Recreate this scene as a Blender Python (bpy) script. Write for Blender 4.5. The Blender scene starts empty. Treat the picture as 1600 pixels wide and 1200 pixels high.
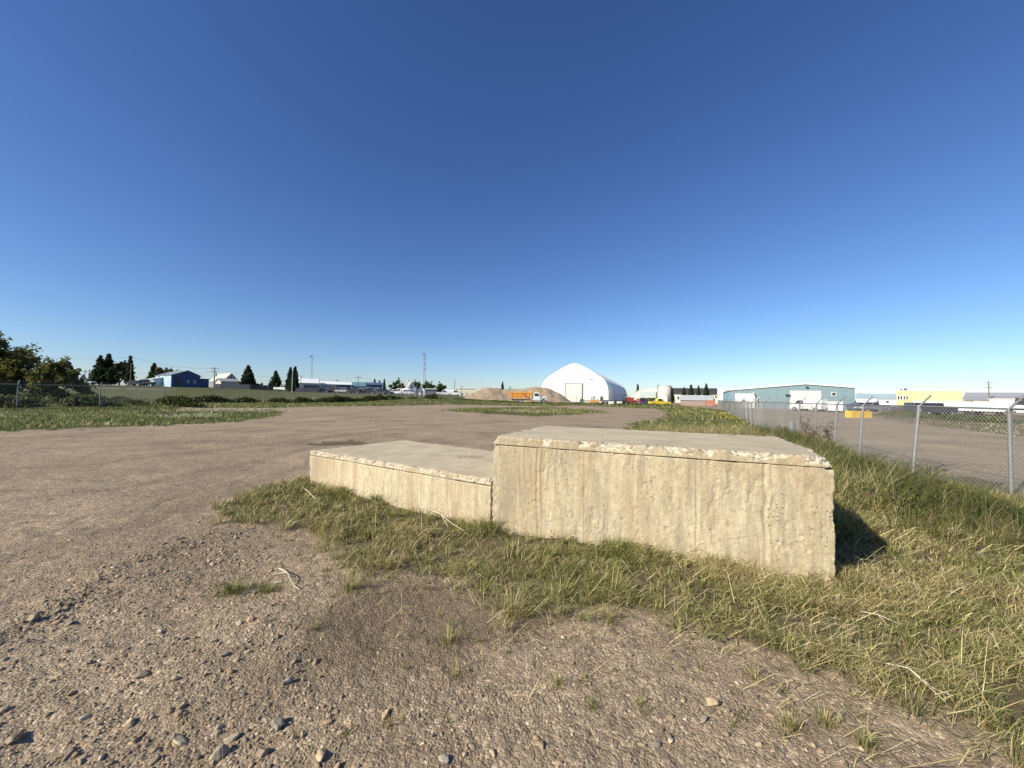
import bpy, bmesh, math, random
import numpy as np
from mathutils import Vector, Matrix

random.seed(7)
rng = np.random.default_rng(11)
scene = bpy.context.scene
COL = scene.collection

# ------------------------------------------------------------------ camera
FPX, HZ0, ROLL = 600.0, 620.0, math.radians(1.0)
CAM_H = 1.6
PITCH = math.atan((HZ0 - 600.0) / FPX)
fw = Vector((0, math.cos(PITCH), math.sin(PITCH)))
up0 = Vector((0, -math.sin(PITCH), math.cos(PITCH)))
rt0 = Vector((1, 0, 0))
rt = rt0 * math.cos(ROLL) + up0 * math.sin(ROLL)
up = up0 * math.cos(ROLL) - rt0 * math.sin(ROLL)
cam_d = bpy.data.cameras.new("camera")
cam_d.sensor_width = 36.0
cam_d.lens = FPX / 1600.0 * 36.0
cam_d.clip_start = 0.05
cam_d.clip_end = 8000
cam = bpy.data.objects.new("camera", cam_d)
COL.objects.link(cam)
bk = -fw
cam.matrix_world = Matrix(((rt.x, up.x, bk.x, 0), (rt.y, up.y, bk.y, 0), (rt.z, up.z, bk.z, CAM_H), (0, 0, 0, 1)))
scene.camera = cam

# ------------------------------------------------------------------ sky and sun
SUN_EL = math.radians(32.0)
SUN_DIR = Vector((-0.84, -0.545, 0)).normalized()      # horizontal direction towards the sun
world = bpy.data.worlds.new("World")
scene.world = world
world.use_nodes = True
nt = world.node_tree
bg = nt.nodes["Background"]
sky = nt.nodes.new("ShaderNodeTexSky")
sky.sky_type = 'NISHITA'
sky.sun_disc = False
sky.sun_elevation = SUN_EL
sky.sun_rotation = math.atan2(SUN_DIR.x, SUN_DIR.y)
sky.altitude = 600
sky.air_density = 1.0
sky.dust_density = 0.35
sky.ozone_density = 2.6
# the camera's own tone response on the blue of the sky: a gain and a gamma per channel
SKY_K = 0.0856
sep = nt.nodes.new("ShaderNodeSeparateColor"); comb = nt.nodes.new("ShaderNodeCombineColor")
nt.links.new(sky.outputs[0], sep.inputs[0])
for ch, (gam, gain) in enumerate(((1.20, 1.34), (1.14, 1.42), (1.02, 1.60))):
    m1 = nt.nodes.new("ShaderNodeMath"); m1.operation = 'MULTIPLY'; m1.inputs[1].default_value = SKY_K
    m2 = nt.nodes.new("ShaderNodeMath"); m2.operation = 'POWER'; m2.inputs[1].default_value = gam
    m3 = nt.nodes.new("ShaderNodeMath"); m3.operation = 'MULTIPLY'; m3.inputs[1].default_value = gain / SKY_K
    nt.links.new(sep.outputs[ch], m1.inputs[0]); nt.links.new(m1.outputs[0], m2.inputs[0]); nt.links.new(m2.outputs[0], m3.inputs[0]); nt.links.new(m3.outputs[0], comb.inputs[ch])
nt.links.new(comb.outputs[0], bg.inputs["Color"])
bg.inputs["Strength"].default_value = 0.0622
sun_d = bpy.data.lights.new("sun", 'SUN')
sun_d.energy = 5.0
sun_d.angle = math.radians(0.5)
sun_d.color = (1.0, 0.93, 0.80)
sun = bpy.data.objects.new("sun", sun_d)
COL.objects.link(sun)
sv = Vector((SUN_DIR.x * math.cos(SUN_EL), SUN_DIR.y * math.cos(SUN_EL), math.sin(SUN_EL)))
sun.rotation_euler = sv.to_track_quat('Z', 'Y').to_euler()
sun.location = (0, 0, 30)
scene.view_settings.view_transform = 'Standard'
scene.view_settings.look = 'None'
scene.view_settings.exposure = 0.45
scene.view_settings.gamma = 1.0
scene.view_settings.use_curve_mapping = False

# ------------------------------------------------------------------ measuring helpers
def ray(px, py):
    return fw + rt * ((px - 800.0) / FPX) + up * ((600.0 - py) / FPX)
def hz(px):
    return HZ0 + math.tan(ROLL) * (px - 800.0)
def G(px, py, z=0.0):
    d = ray(px, py); t = (z - CAM_H) / d.z
    return (d.x * t, d.y * t)
def XP(px, Y):
    d = ray(px, hz(px)); return d.x / d.y * Y
def ZP(px, py, Y):
    d = ray(px, py); return CAM_H + d.z / d.y * Y

# ------------------------------------------------------------------ noise (numpy)
def _h2(ix, iy, s):
    a = (ix.astype(np.int64) * 374761393 + iy.astype(np.int64) * 668265263 + s * 1442695041) & 0xFFFFFFFF
    a = ((a ^ (a >> 13)) * 1274126177) & 0xFFFFFFFF
    return ((a ^ (a >> 16)) & 0xFFFFFF) / float(0xFFFFFF)
def vn(x, y, s=0):
    x = np.asarray(x, float); y = np.asarray(y, float)
    ix = np.floor(x); iy = np.floor(y); fx = x - ix; fy = y - iy
    fx = fx * fx * (3 - 2 * fx); fy = fy * fy * (3 - 2 * fy)
    a = _h2(ix, iy, s); b = _h2(ix + 1, iy, s); c = _h2(ix, iy + 1, s); d = _h2(ix + 1, iy + 1, s)
    return (a + (b - a) * fx) * (1 - fy) + (c + (d - c) * fx) * fy
def fbm(x, y, s=0, o=4):
    t = 0; a = 0.5; n = 0
    for k in range(o):
        t = t + a * vn(x * 2 ** k, y * 2 ** k, s + k * 17); n += a; a *= 0.5
    return t / n
def vn3(x, y, z, s=0):
    iz = np.floor(z); fz = z - iz; fz = fz * fz * (3 - 2 * fz)
    def lay(k):
        ix = np.floor(x); iy = np.floor(y); fx = x - ix; fy = y - iy
        fx = fx * fx * (3 - 2 * fx); fy = fy * fy * (3 - 2 * fy)
        kk = k * 7919 + 101
        a = _h2(ix + kk, iy - kk, s); b = _h2(ix + 1 + kk, iy - kk, s); c = _h2(ix + kk, iy + 1 - kk, s); d = _h2(ix + 1 + kk, iy + 1 - kk, s)
        return (a + (b - a) * fx) * (1 - fy) + (c + (d - c) * fx) * fy
    return lay(iz) * (1 - fz) + lay(iz + 1) * fz
def fbm3(x, y, z, s=0, o=3):
    t = 0; a = 0.5; n = 0
    for k in range(o):
        t = t + a * vn3(x * 2 ** k, y * 2 ** k, z * 2 ** k, s + k * 31); n += a; a *= 0.5
    return t / n
def sstep(a, b, x):
    t = np.clip((x - a) / (b - a), 0, 1); return t * t * (3 - 2 * t)
def inpoly(x, y, poly):
    inside = np.zeros(x.shape, bool); n = len(poly)
    for i in range(n):
        x1, y1 = poly[i]; x2, y2 = poly[(i + 1) % n]
        if y1 == y2: continue
        c = ((y1 > y) != (y2 > y)) & (x < (x2 - x1) * (y - y1) / (y2 - y1) + x1)
        inside ^= c
    return inside
def segdist(x, y, pl):
    best = np.full(x.shape, 1e9)
    for i in range(len(pl) - 1):
        ax, ay = pl[i]; bx, by = pl[i + 1]
        dx, dy = bx - ax, by - ay
        t = np.clip(((x - ax) * dx + (y - ay) * dy) / (dx * dx + dy * dy), 0, 1)
        best = np.minimum(best, np.hypot(x - ax - t * dx, y - ay - t * dy))
    return best

# ------------------------------------------------------------------ layout measured on the ground
EX = Vector((0.9206, -0.3905)); EN = Vector((0.3905, 0.9206))
BFL = Vector((-0.22, 4.66)); BFR = BFL + EX * 3.31
BLK = [BFL, BFR, BFR + EN * 2.05, BFL + EN * 2.05]
SFL = Vector((-3.53, 6.78)); SFR = BFL + Vector((-0.009, 0.005))
SBR = SFR + EN * 2.0; SBL = Vector((-2.36, 8.62))
SLB = [SFL, SFR, SBR, SBL]
BLKP = [tuple(v) for v in BLK]; SLBP = [tuple(v) for v in SLB]
def PG(*pts): return [G(*p) for p in pts]
FENCE_PX = [(1578, 780), (1185, 663)]
def fence_x(Y): return 5.72 + 0.407 * Y if Y < 28 else 5.72 + 0.407 * 28 + 0.5 * (Y - 28)
FX = lambda Y: np.where(Y < 28, 5.72 + 0.407 * Y, 5.72 + 0.407 * 28 + 0.5 * (Y - 28))
P_LEFT = PG((0, 674), (100, 671), (200, 667), (300, 663), (400, 656), (430, 650), (445, 644), (380, 641.5), (300, 640), (262, 637)) + [(-42, 50), (-80, 60), (-90, 20), G(-400, 690)]
P_FAR = PG((262, 637), (440, 636.5), (560, 634.5), (700, 632.5), (860, 635), (900, 634), (1000, 638)) + [(38, 70), (42, 95), (60, 4000), (-4000, 4000), (-4000, 60), (-60, 45)]
P_LENS = PG((690, 641), (740, 638), (800, 637), (860, 637), (930, 641), (945, 644), (880, 649), (840, 651), (760, 647))
P_RIGHT = PG((1025, 638), (1050, 645), (1035, 653), (985, 661), (972, 668), (985, 673)) + [(2.2, 9.5), (3.4, 7.4), (3.9, 5.6), (3.0, 3.3)] + \
          [(9.3, 6.0), (10.2, 9.0), (12.0, 14), (17.2, 26.5), (27.0, 46), (38, 68)]
P_FORE = PG((360, 795), (372, 778), (410, 762), (480, 750)) + [(-3.4, 6.9), (-0.2, 4.8), (2.9, 3.5), (4.4, 5.0)] + [(9.2, 7.4), (9.6, 4.0), (6.0, 1.0)] + \
         PG((1600, 1180), (1500, 1160), (1400, 1130), (1250, 1075), (1180, 1035), (1120, 1012), (1040, 985), (950, 958), (880, 962), (800, 985), (740, 960), (700, 925), (640, 905),
            (570, 912), (520, 900), (500, 860), (440, 835), (400, 825))
P_E = PG((1352, 648), (1430, 662), (1500, 672), (1600, 683)) + [(60, 20), (110, 20), (110, 70)] + PG((1600, 649), (1400, 643))
P_DAMP = PG((480, 691), (505, 688), (560, 687), (592, 690), (560, 694), (510, 695))
P_DAMP2 = PG((560, 925), (640, 915), (760, 935), (790, 975), (700, 1005), (600, 1010), (540, 985), (510, 950))
TRACKS = [PG((-150, 925), (0, 872), (150, 832), (300, 790), (420, 748), (520, 712), (700, 684)), PG((-150, 812), (0, 785), (200, 760), (400, 722), (500, 696), (640, 676)), PG((-150, 745), (150, 725), (420, 695), (640, 668)), PG((0, 705), (350, 690), (700, 658)), PG((-100, 690), (300, 676), (560, 654))]
WINDROW = PG((-200, 1090), (-60, 1022), (0, 992), (60, 962), (140, 914), (200, 880), (300, 846), (400, 826))

def green_mask(x, y):
    r = np.hypot(x, y)
    am = np.minimum(0.16 + 0.035 * r, 1.4)
    jx = x + (fbm(x * 1.7, y * 1.7, 3) - 0.5) * 2 * am + (vn(x * 9, y * 9, 4) - 0.5) * 0.2
    jy = y + (fbm(x * 1.7, y * 1.7, 5) - 0.5) * 2 * am + (vn(x * 9, y * 9, 6) - 0.5) * 0.2
    m = inpoly(jx, jy, P_LEFT) | inpoly(jx, jy, P_FAR) | inpoly(jx, jy, P_LENS) | inpoly(jx, jy, P_RIGHT) | inpoly(jx, jy, P_FORE) | inpoly(jx, jy, P_E)
    return m.astype(float)

AMPX = [-4000, -200, -95, -62, -20, 4, 40, 4000]
AMPZ = [4.2, 3.4, 2.9, 1.9, 1.5, 0.15, 0.2, 0.3]
def hgt(x, y, micro=True):
    """terrain height anywhere"""
    x = np.asarray(x, float); y = np.asarray(y, float)
    r = np.hypot(x, y)
    z = np.interp(x, AMPX, AMPZ) * sstep(62, 112, y)
    z = z + (fbm(x * 0.11, y * 0.11, 21, 3) - 0.5) * 0.16 * sstep(7, 20, r)
    # shallow ditch beside the right-hand fence, low bank on the left strip
    fd = np.abs(x - FX(y) + 0.4)
    z = z - 0.10 * np.exp(-(fd / 1.2) ** 2) * (y > -5) * sstep(4, 8, r)
    ld = segdist(x, y, [(-60, 24), (-38, 26.5), (-34.5, 31), (-33.5, 37)])
    z = z + 0.35 * np.exp(-(ld / 2.2) ** 2)
    z = z - 0.10 * np.exp(-(segdist(x, y, [G(505, 691), G(575, 690)]) / 0.75) ** 2)
    wd = segdist(x, y, WINDROW)
    z = z + 0.028 * np.exp(-(wd / 0.11) ** 2) * (0.5 + fbm(x * 5, y * 5, 33, 2))
    d2 = segdist(x, y, [G(600, 965), G(680, 950)])
    z = z - 0.05 * np.exp(-(d2 / 0.35) ** 2)
    if micro:
        near = 1 - sstep(14, 40, r)
        z = z + (fbm(x * 1.3, y * 1.3, 40, 3) - 0.5) * 0.07 * near
        z = z + (fbm(x * 7, y * 7, 41, 3) - 0.5) * 0.022 * (1 - sstep(5, 14, r))
        z = z + (fbm(x * 34, y * 34, 42, 2) - 0.5) * 0.010 * (1 - sstep(3, 8, r))
    return z
def hg(x, y): return float(hgt(np.array([x]), np.array([y]), False)[0])

# ------------------------------------------------------------------ mesh helpers
def np_mesh(name, verts, faces=None, mat=None, color=None, parent=None, flat_loops=None, totals=None, smooth=False, extra=None):
    me = bpy.data.meshes.new(name)
    verts = np.asarray(verts, np.float32)
    if flat_loops is None:
        faces = np.asarray(faces, np.int32)
        totals = np.full(len(faces), faces.shape[1], np.int32); flat_loops = faces.ravel()
    me.vertices.add(len(verts)); me.vertices.foreach_set("co", verts.ravel())
    me.loops.add(len(flat_loops)); me.loops.foreach_set("vertex_index", np.asarray(flat_loops, np.int32))
    me.polygons.add(len(totals))
    starts = np.concatenate(([0], np.cumsum(totals)[:-1])).astype(np.int32)
    me.polygons.foreach_set("loop_start", starts)
    me.polygons.foreach_set("loop_total", np.asarray(totals, np.int32))
    if smooth: me.polygons.foreach_set("use_smooth", np.ones(len(totals), bool))
    me.update(calc_edges=True)
    for nm, c in ((("Col", color),) if color is not None else ()) + tuple(extra or ()):
        a = me.color_attributes.new(nm, 'FLOAT_COLOR', 'POINT')
        c4 = np.ones((len(verts), 4), np.float32); c4[:, :3] = c
        a.data.foreach_set("color", c4.ravel())
    if mat: me.materials.append(mat)
    o = bpy.data.objects.new(name, me); COL.objects.link(o)
    if parent is not None: o.parent = parent
    return o
def tag(o, label=None, cat=None, group=None, kind=None):
    if label: o["label"] = label
    if cat: o["category"] = cat
    if group: o["group"] = group
    if kind: o["kind"] = kind
    return o
def thing(name, label, cat, loc, rz=0.0, group=None):
    o = bpy.data.objects.new(name, None); COL.objects.link(o)
    o.empty_display_size = 0.3
    o.location = loc; o.rotation_euler = (0, 0, rz)
    return tag(o, label, cat, group)
class MB:
    def __init__(s): s.v = []; s.f = []
    def add(s, vs, fs):
        b = len(s.v); s.v += [tuple(v) for v in vs]; s.f += [tuple(b + i for i in f) for f in fs]; return s
    def box(s, x0, x1, y0, y1, z0, z1):
        return s.add([(x0, y0, z0), (x1, y0, z0), (x1, y1, z0), (x0, y1, z0), (x0, y0, z1), (x1, y0, z1), (x1, y1, z1), (x0, y1, z1)],
                     [(0, 3, 2, 1), (4, 5, 6, 7), (0, 1, 5, 4), (1, 2, 6, 5), (2, 3, 7, 6), (3, 0, 4, 7)])
    def tube(s, p, q, r0, r1=None, n=8):
        r1 = r0 if r1 is None else r1
        p = Vector(p); q = Vector(q); d = (q - p).normalized()
        a = d.orthogonal().normalized(); b = d.cross(a)
        vs = []
        for c, r in ((p, r0), (q, r1)):
            for k in range(n):
                t = 2 * math.pi * k / n; vs.append(c + (a * math.cos(t) + b * math.sin(t)) * r)
        fs = [(k, (k + 1) % n, n + (k + 1) % n, n + k) for k in range(n)] + [tuple(range(n - 1, -1, -1)), tuple(range(n, 2 * n))]
        return s.add(vs, fs)
    def path(s, pts, r, n=6):
        for i in range(len(pts) - 1): s.tube(pts[i], pts[i + 1], r, r, n)
        return s
    def prism_y(s, prof, y0, y1):   # prof: (x,z) points, extruded along y
        n = len(prof)
        return s.add([(x, y0, z) for x, z in prof] + [(x, y1, z) for x, z in prof],
                     [tuple(range(n))[::1], tuple(range(2 * n - 1, n - 1, -1))] + [(k, n + k, n + (k + 1) % n, (k + 1) % n) for k in range(n)])
    def prism_x(s, prof, x0, x1):   # prof: (y,z)
        n = len(prof)
        return s.add([(x0, y, z) for y, z in prof] + [(x1, y, z) for y, z in prof],
                     [tuple(range(n - 1, -1, -1)), tuple(range(n, 2 * n))] + [(k, (k + 1) % n, n + (k + 1) % n, n + k) for k in range(n)])
    def build(s, name, mat, parent=None, smooth=False, bevel=0):
        me = bpy.data.meshes.new(name); me.from_pydata(s.v, [], s.f)
        bm = bmesh.new(); bm.from_mesh(me); bmesh.ops.recalc_face_normals(bm, faces=bm.faces)
        if bevel: bmesh.ops.bevel(bm, geom=bm.edges[:], offset=bevel, segments=2, affect='EDGES', clamp_overlap=True)
        bm.to_mesh(me); bm.free()
        if smooth: me.polygons.foreach_set("use_smooth", np.ones(len(me.polygons), bool))
        me.materials.append(mat)
        o = bpy.data.objects.new(name, me); COL.objects.link(o)
        if parent is not None: o.parent = parent
        return o

# ------------------------------------------------------------------ materials
def _new(name):
    m = bpy.data.materials.new(name); m.use_nodes = True
    return m, m.node_tree.nodes, m.node_tree.links, m.node_tree.nodes["Principled BSDF"]
def N(nodes, kind, **kw):
    n = nodes.new(kind)
    for k, v in kw.items():
        if k in n.inputs: n.inputs[k].default_value = v
        else: setattr(n, k, v)
    return n
def ramp(nodes, stops):
    r = nodes.new("ShaderNodeValToRGB"); e = r.color_ramp.elements
    e[0].position, e[0].color = stops[0][0], (*stops[0][1], 1)
    e[1].position, e[1].color = stops[-1][0], (*stops[-1][1], 1)
    for p, c in stops[1:-1]:
        x = e.new(p); x.color = (*c, 1)
    return r
def gray(v): return (v, v, v)
def mixc(nodes, links, fac, a, b, mode='MIX'):
    m = nodes.new("ShaderNodeMix"); m.data_type = 'RGBA'; m.blend_type = mode
    for s, v in ((m.inputs[0], fac), (m.inputs[6], a), (m.inputs[7], b)):
        if hasattr(v, "links") or isinstance(v, bpy.types.NodeSocket): links.new(v, s)
        elif isinstance(v, tuple): s.default_value = (*v, 1) if len(v) == 3 else v
        else: s.default_value = v
    return m.outputs[2]
def mth(nodes, links, op, a, b=None, clamp=False):
    m = nodes.new("ShaderNodeMath"); m.operation = op; m.use_clamp = clamp
    for s, v in ((m.inputs[0], a), (m.inputs[1], b)):
        if v is None: continue
        if isinstance(v, bpy.types.NodeSocket): links.new(v, s)
        else: s.default_value = v
    return m.outputs[0]
_pc = {}
def paint(name, col, rough=0.55, metal=0.0, var=0.10, scale=1.2, dirt=0.15):
    """painted or plain surface with blotchy weathering"""
    if name in _pc: return _pc[name]
    m, n, l, p = _new(name)
    tc = N(n, "ShaderNodeTexCoord")
    no = N(n, "ShaderNodeTexNoise", Scale=scale, Detail=6.0, Roughness=0.65)
    l.new(tc.outputs["Object"], no.inputs["Vector"])
    r = ramp(n, [(0.3, gray(0)), (0.7, gray(1))]); l.new(no.outputs["Fac"], r.inputs[0])
    c1 = tuple(c * (1 - var) for c in col); c2 = tuple(min(1, c * (1 + var)) for c in col)
    c = mixc(n, l, r.outputs[0], c1, c2)
    no2 = N(n, "ShaderNodeTexNoise", Scale=scale * 6, Detail=8.0, Roughness=0.7)
    l.new(tc.outputs["Object"], no2.inputs["Vector"])
    r2 = ramp(n, [(0.55, gray(0)), (0.75, gray(dirt * 3 if dirt * 3 < 1 else 1))]); l.new(no2.outputs["Fac"], r2.inputs[0])
    c = mixc(n, l, r2.outputs[0], c, tuple(x * 0.6 + 0.02 for x in col))
    l.new(c, p.inputs["Base Color"])
    p.inputs["Roughness"].default_value = rough; p.inputs["Metallic"].default_value = metal
    _pc[name] = m; return m
def ribbed(name, col, period=0.3, axis='X', rough=0.45, depth=0.02, var=0.08):
    """profiled metal cladding"""
    if name in _pc: return _pc[name]
    m = paint(name, col, rough, 0.0, var, 0.6, 0.08)
    n, l = m.node_tree.nodes, m.node_tree.links; p = n["Principled BSDF"]
    tc = N(n, "ShaderNodeTexCoord")
    w = N(n, "ShaderNodeTexWave", wave_type='BANDS', bands_direction=axis); w.inputs["Scale"].default_value = 0.314 / period
    l.new(tc.outputs["Object"], w.inputs["Vector"])
    b = N(n, "ShaderNodeBump", Strength=0.8, Distance=depth)
    l.new(w.outputs["Fac"], b.inputs["Height"]); l.new(b.outputs[0], p.inputs["Normal"])
    return m
def attr_mat(name, rough=0.7, translucent=0.0, bump=None, spec=0.3):
    if name in _pc: return _pc[name]
    m, n, l, p = _new(name)
    a = N(n, "ShaderNodeAttribute", attribute_name="Col")
    no = N(n, "ShaderNodeTexNoise", Scale=45.0, Detail=4.0)
    tc = N(n, "ShaderNodeTexCoord"); l.new(tc.outputs["Object"], no.inputs["Vector"])
    r = ramp(n, [(0.3, gray(0.75)), (0.7, gray(1.2))]); l.new(no.outputs["Fac"], r.inputs[0])
    c = mixc(n, l, 1.0, a.outputs["Color"], r.outputs[0], 'MULTIPLY')
    l.new(c, p.inputs["Base Color"]); p.inputs["Roughness"].default_value = rough
    p.inputs["Specular IOR Level"].default_value = spec
    if bump:
        b = N(n, "ShaderNodeBump", Strength=0.6, Distance=bump); l.new(no.outputs["Fac"], b.inputs["Height"]); l.new(b.outputs[0], p.inputs["Normal"])
    if translucent:
        t = N(n, "ShaderNodeBsdfTranslucent"); l.new(c, t.inputs["Color"])
        mx = N(n, "ShaderNodeMixShader"); mx.inputs[0].default_value = translucent
        l.new(p.outputs[0], mx.inputs[1]); l.new(t.outputs[0], mx.inputs[2])
        l.new(mx.outputs[0], n["Material Output"].inputs["Surface"])
    _pc[name] = m; return m

def ground_mat():
    m, n, l, p = _new("gravel_and_turf")
    geo = N(n, "ShaderNodeNewGeometry"); pos = geo.outputs["Position"]
    a = N(n, "ShaderNodeAttribute", attribute_name="Col")
    sp = N(n, "ShaderNodeSeparateColor"); l.new(a.outputs["Color"], sp.inputs[0])
    def noise(sc, det=5.0, ro=0.6, vec=pos):
        q = N(n, "ShaderNodeTexNoise", Scale=sc, Detail=det, Roughness=ro); l.new(vec, q.inputs["Vector"]); return q.outputs["Fac"]
    # gravel
    r0 = ramp(n, [(0.30, (0.252, 0.190, 0.127)), (0.50, (0.342, 0.262, 0.172)), (0.72, (0.42, 0.328, 0.220))]); l.new(noise(0.35), r0.inputs[0])
    r1 = ramp(n, [(0.28, gray(0.68)), (0.5, gray(1.0)), (0.75, gray(1.22))]); l.new(noise(9.0, 8.0, 0.75), r1.inputs[0])
    c = mixc(n, l, 1.0, r0.outputs[0], r1.outputs[0], 'MULTIPLY')
    vo = N(n, "ShaderNodeTexVoronoi", Scale=75.0); l.new(pos, vo.inputs["Vector"])
    sv_ = N(n, "ShaderNodeSeparateColor"); l.new(vo.outputs["Color"], sv_.inputs[0])
    rv = ramp(n, [(0.0, gray(0.62)), (0.5, gray(0.95)), (0.86, gray(1.1)), (1.0, gray(1.9))]); l.new(sv_.outputs[0], rv.inputs[0])
    c = mixc(n, l, 0.75, c, rv.outputs[0], 'MULTIPLY')
    vo2 = N(n, "ShaderNodeTexVoronoi", Scale=22.0); l.new(pos, vo2.inputs["Vector"])
    sv2 = N(n, "ShaderNodeSeparateColor"); l.new(vo2.outputs["Color"], sv2.inputs[0])
    rv2 = ramp(n, [(0.0, gray(0.8)), (0.80, gray(1.0)), (1.0, gray(1.5))]); l.new(sv2.outputs[1], rv2.inputs[0])
    c = mixc(n, l, 0.6, c, rv2.outputs[0], 'MULTIPLY')
    # long ruts and silt streaks left by traffic, running across the lot
    mp = N(n, "ShaderNodeMapping"); mp.inputs["Scale"].default_value = (0.45, 2.6, 1); mp.inputs["Rotation"].default_value = (0, 0, 0.12)
    l.new(pos, mp.inputs["Vector"])
    rs = ramp(n, [(0.50, gray(0)), (0.66, gray(0.75))]); l.new(noise(1.0, 10.0, 0.75, mp.outputs[0]), rs.inputs[0])
    rb = ramp(n, [(0.38, gray(0.05)), (0.56, gray(0.8))]); l.new(noise(0.09, 3.0), rb.inputs[0])
    fs = mth(n, l, 'MULTIPLY', rs.outputs[0], rb.outputs[0])
    c = mixc(n, l, fs, c, (0.15, 0.118, 0.085))
    # damp silt
    c = mixc(n, l, sp.outputs[1], c, (0.125, 0.092, 0.058))
    # turf floor: soil, thatch and low growth
    rg = ramp(n, [(0.30, (0.045, 0.050, 0.016)), (0.48, (0.085, 0.093, 0.030)), (0.62, (0.135, 0.130, 0.050)), (0.78, (0.20, 0.17, 0.085))]); l.new(noise(1.6, 8.0, 0.7), rg.inputs[0])
    rg2 = ramp(n, [(0.3, gray(0.55)), (0.7, gray(1.35))]); l.new(noise(14.0, 6.0, 0.7), rg2.inputs[0])
    cg = mixc(n, l, 1.0, rg.outputs[0], rg2.outputs[0], 'MULTIPLY')
    cg = mixc(n, l, sp.outputs[2], cg, (0.15, 0.118, 0.068))     # bare thatch close by
    c = mixc(n, l, sp.outputs[0], c, cg)
    l.new(c, p.inputs["Base Color"]); p.inputs["Roughness"].default_value = 0.95
    p.inputs["Specular IOR Level"].default_value = 0.12
    # relief
    h1 = noise(45.0, 6.0, 0.7); h2 = mth(n, l, 'MULTIPLY', vo.outputs["Distance"], -0.7)
    h3 = mth(n, l, 'MULTIPLY', vo2.outputs["Distance"], -0.5)
    hh = mth(n, l, 'ADD', mth(n, l, 'ADD', h1, h2), h3)
    b = N(n, "ShaderNodeBump", Strength=1.0, Distance=0.010); l.new(hh, b.inputs["Height"])
    b2 = N(n, "ShaderNodeBump", Strength=0.6, Distance=0.035); l.new(noise(3.2, 5.0, 0.65), b2.inputs["Height"]); l.new(b.outputs[0], b2.inputs["Normal"])
    l.new(b2.outputs[0], p.inputs["Normal"])
    return m

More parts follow.
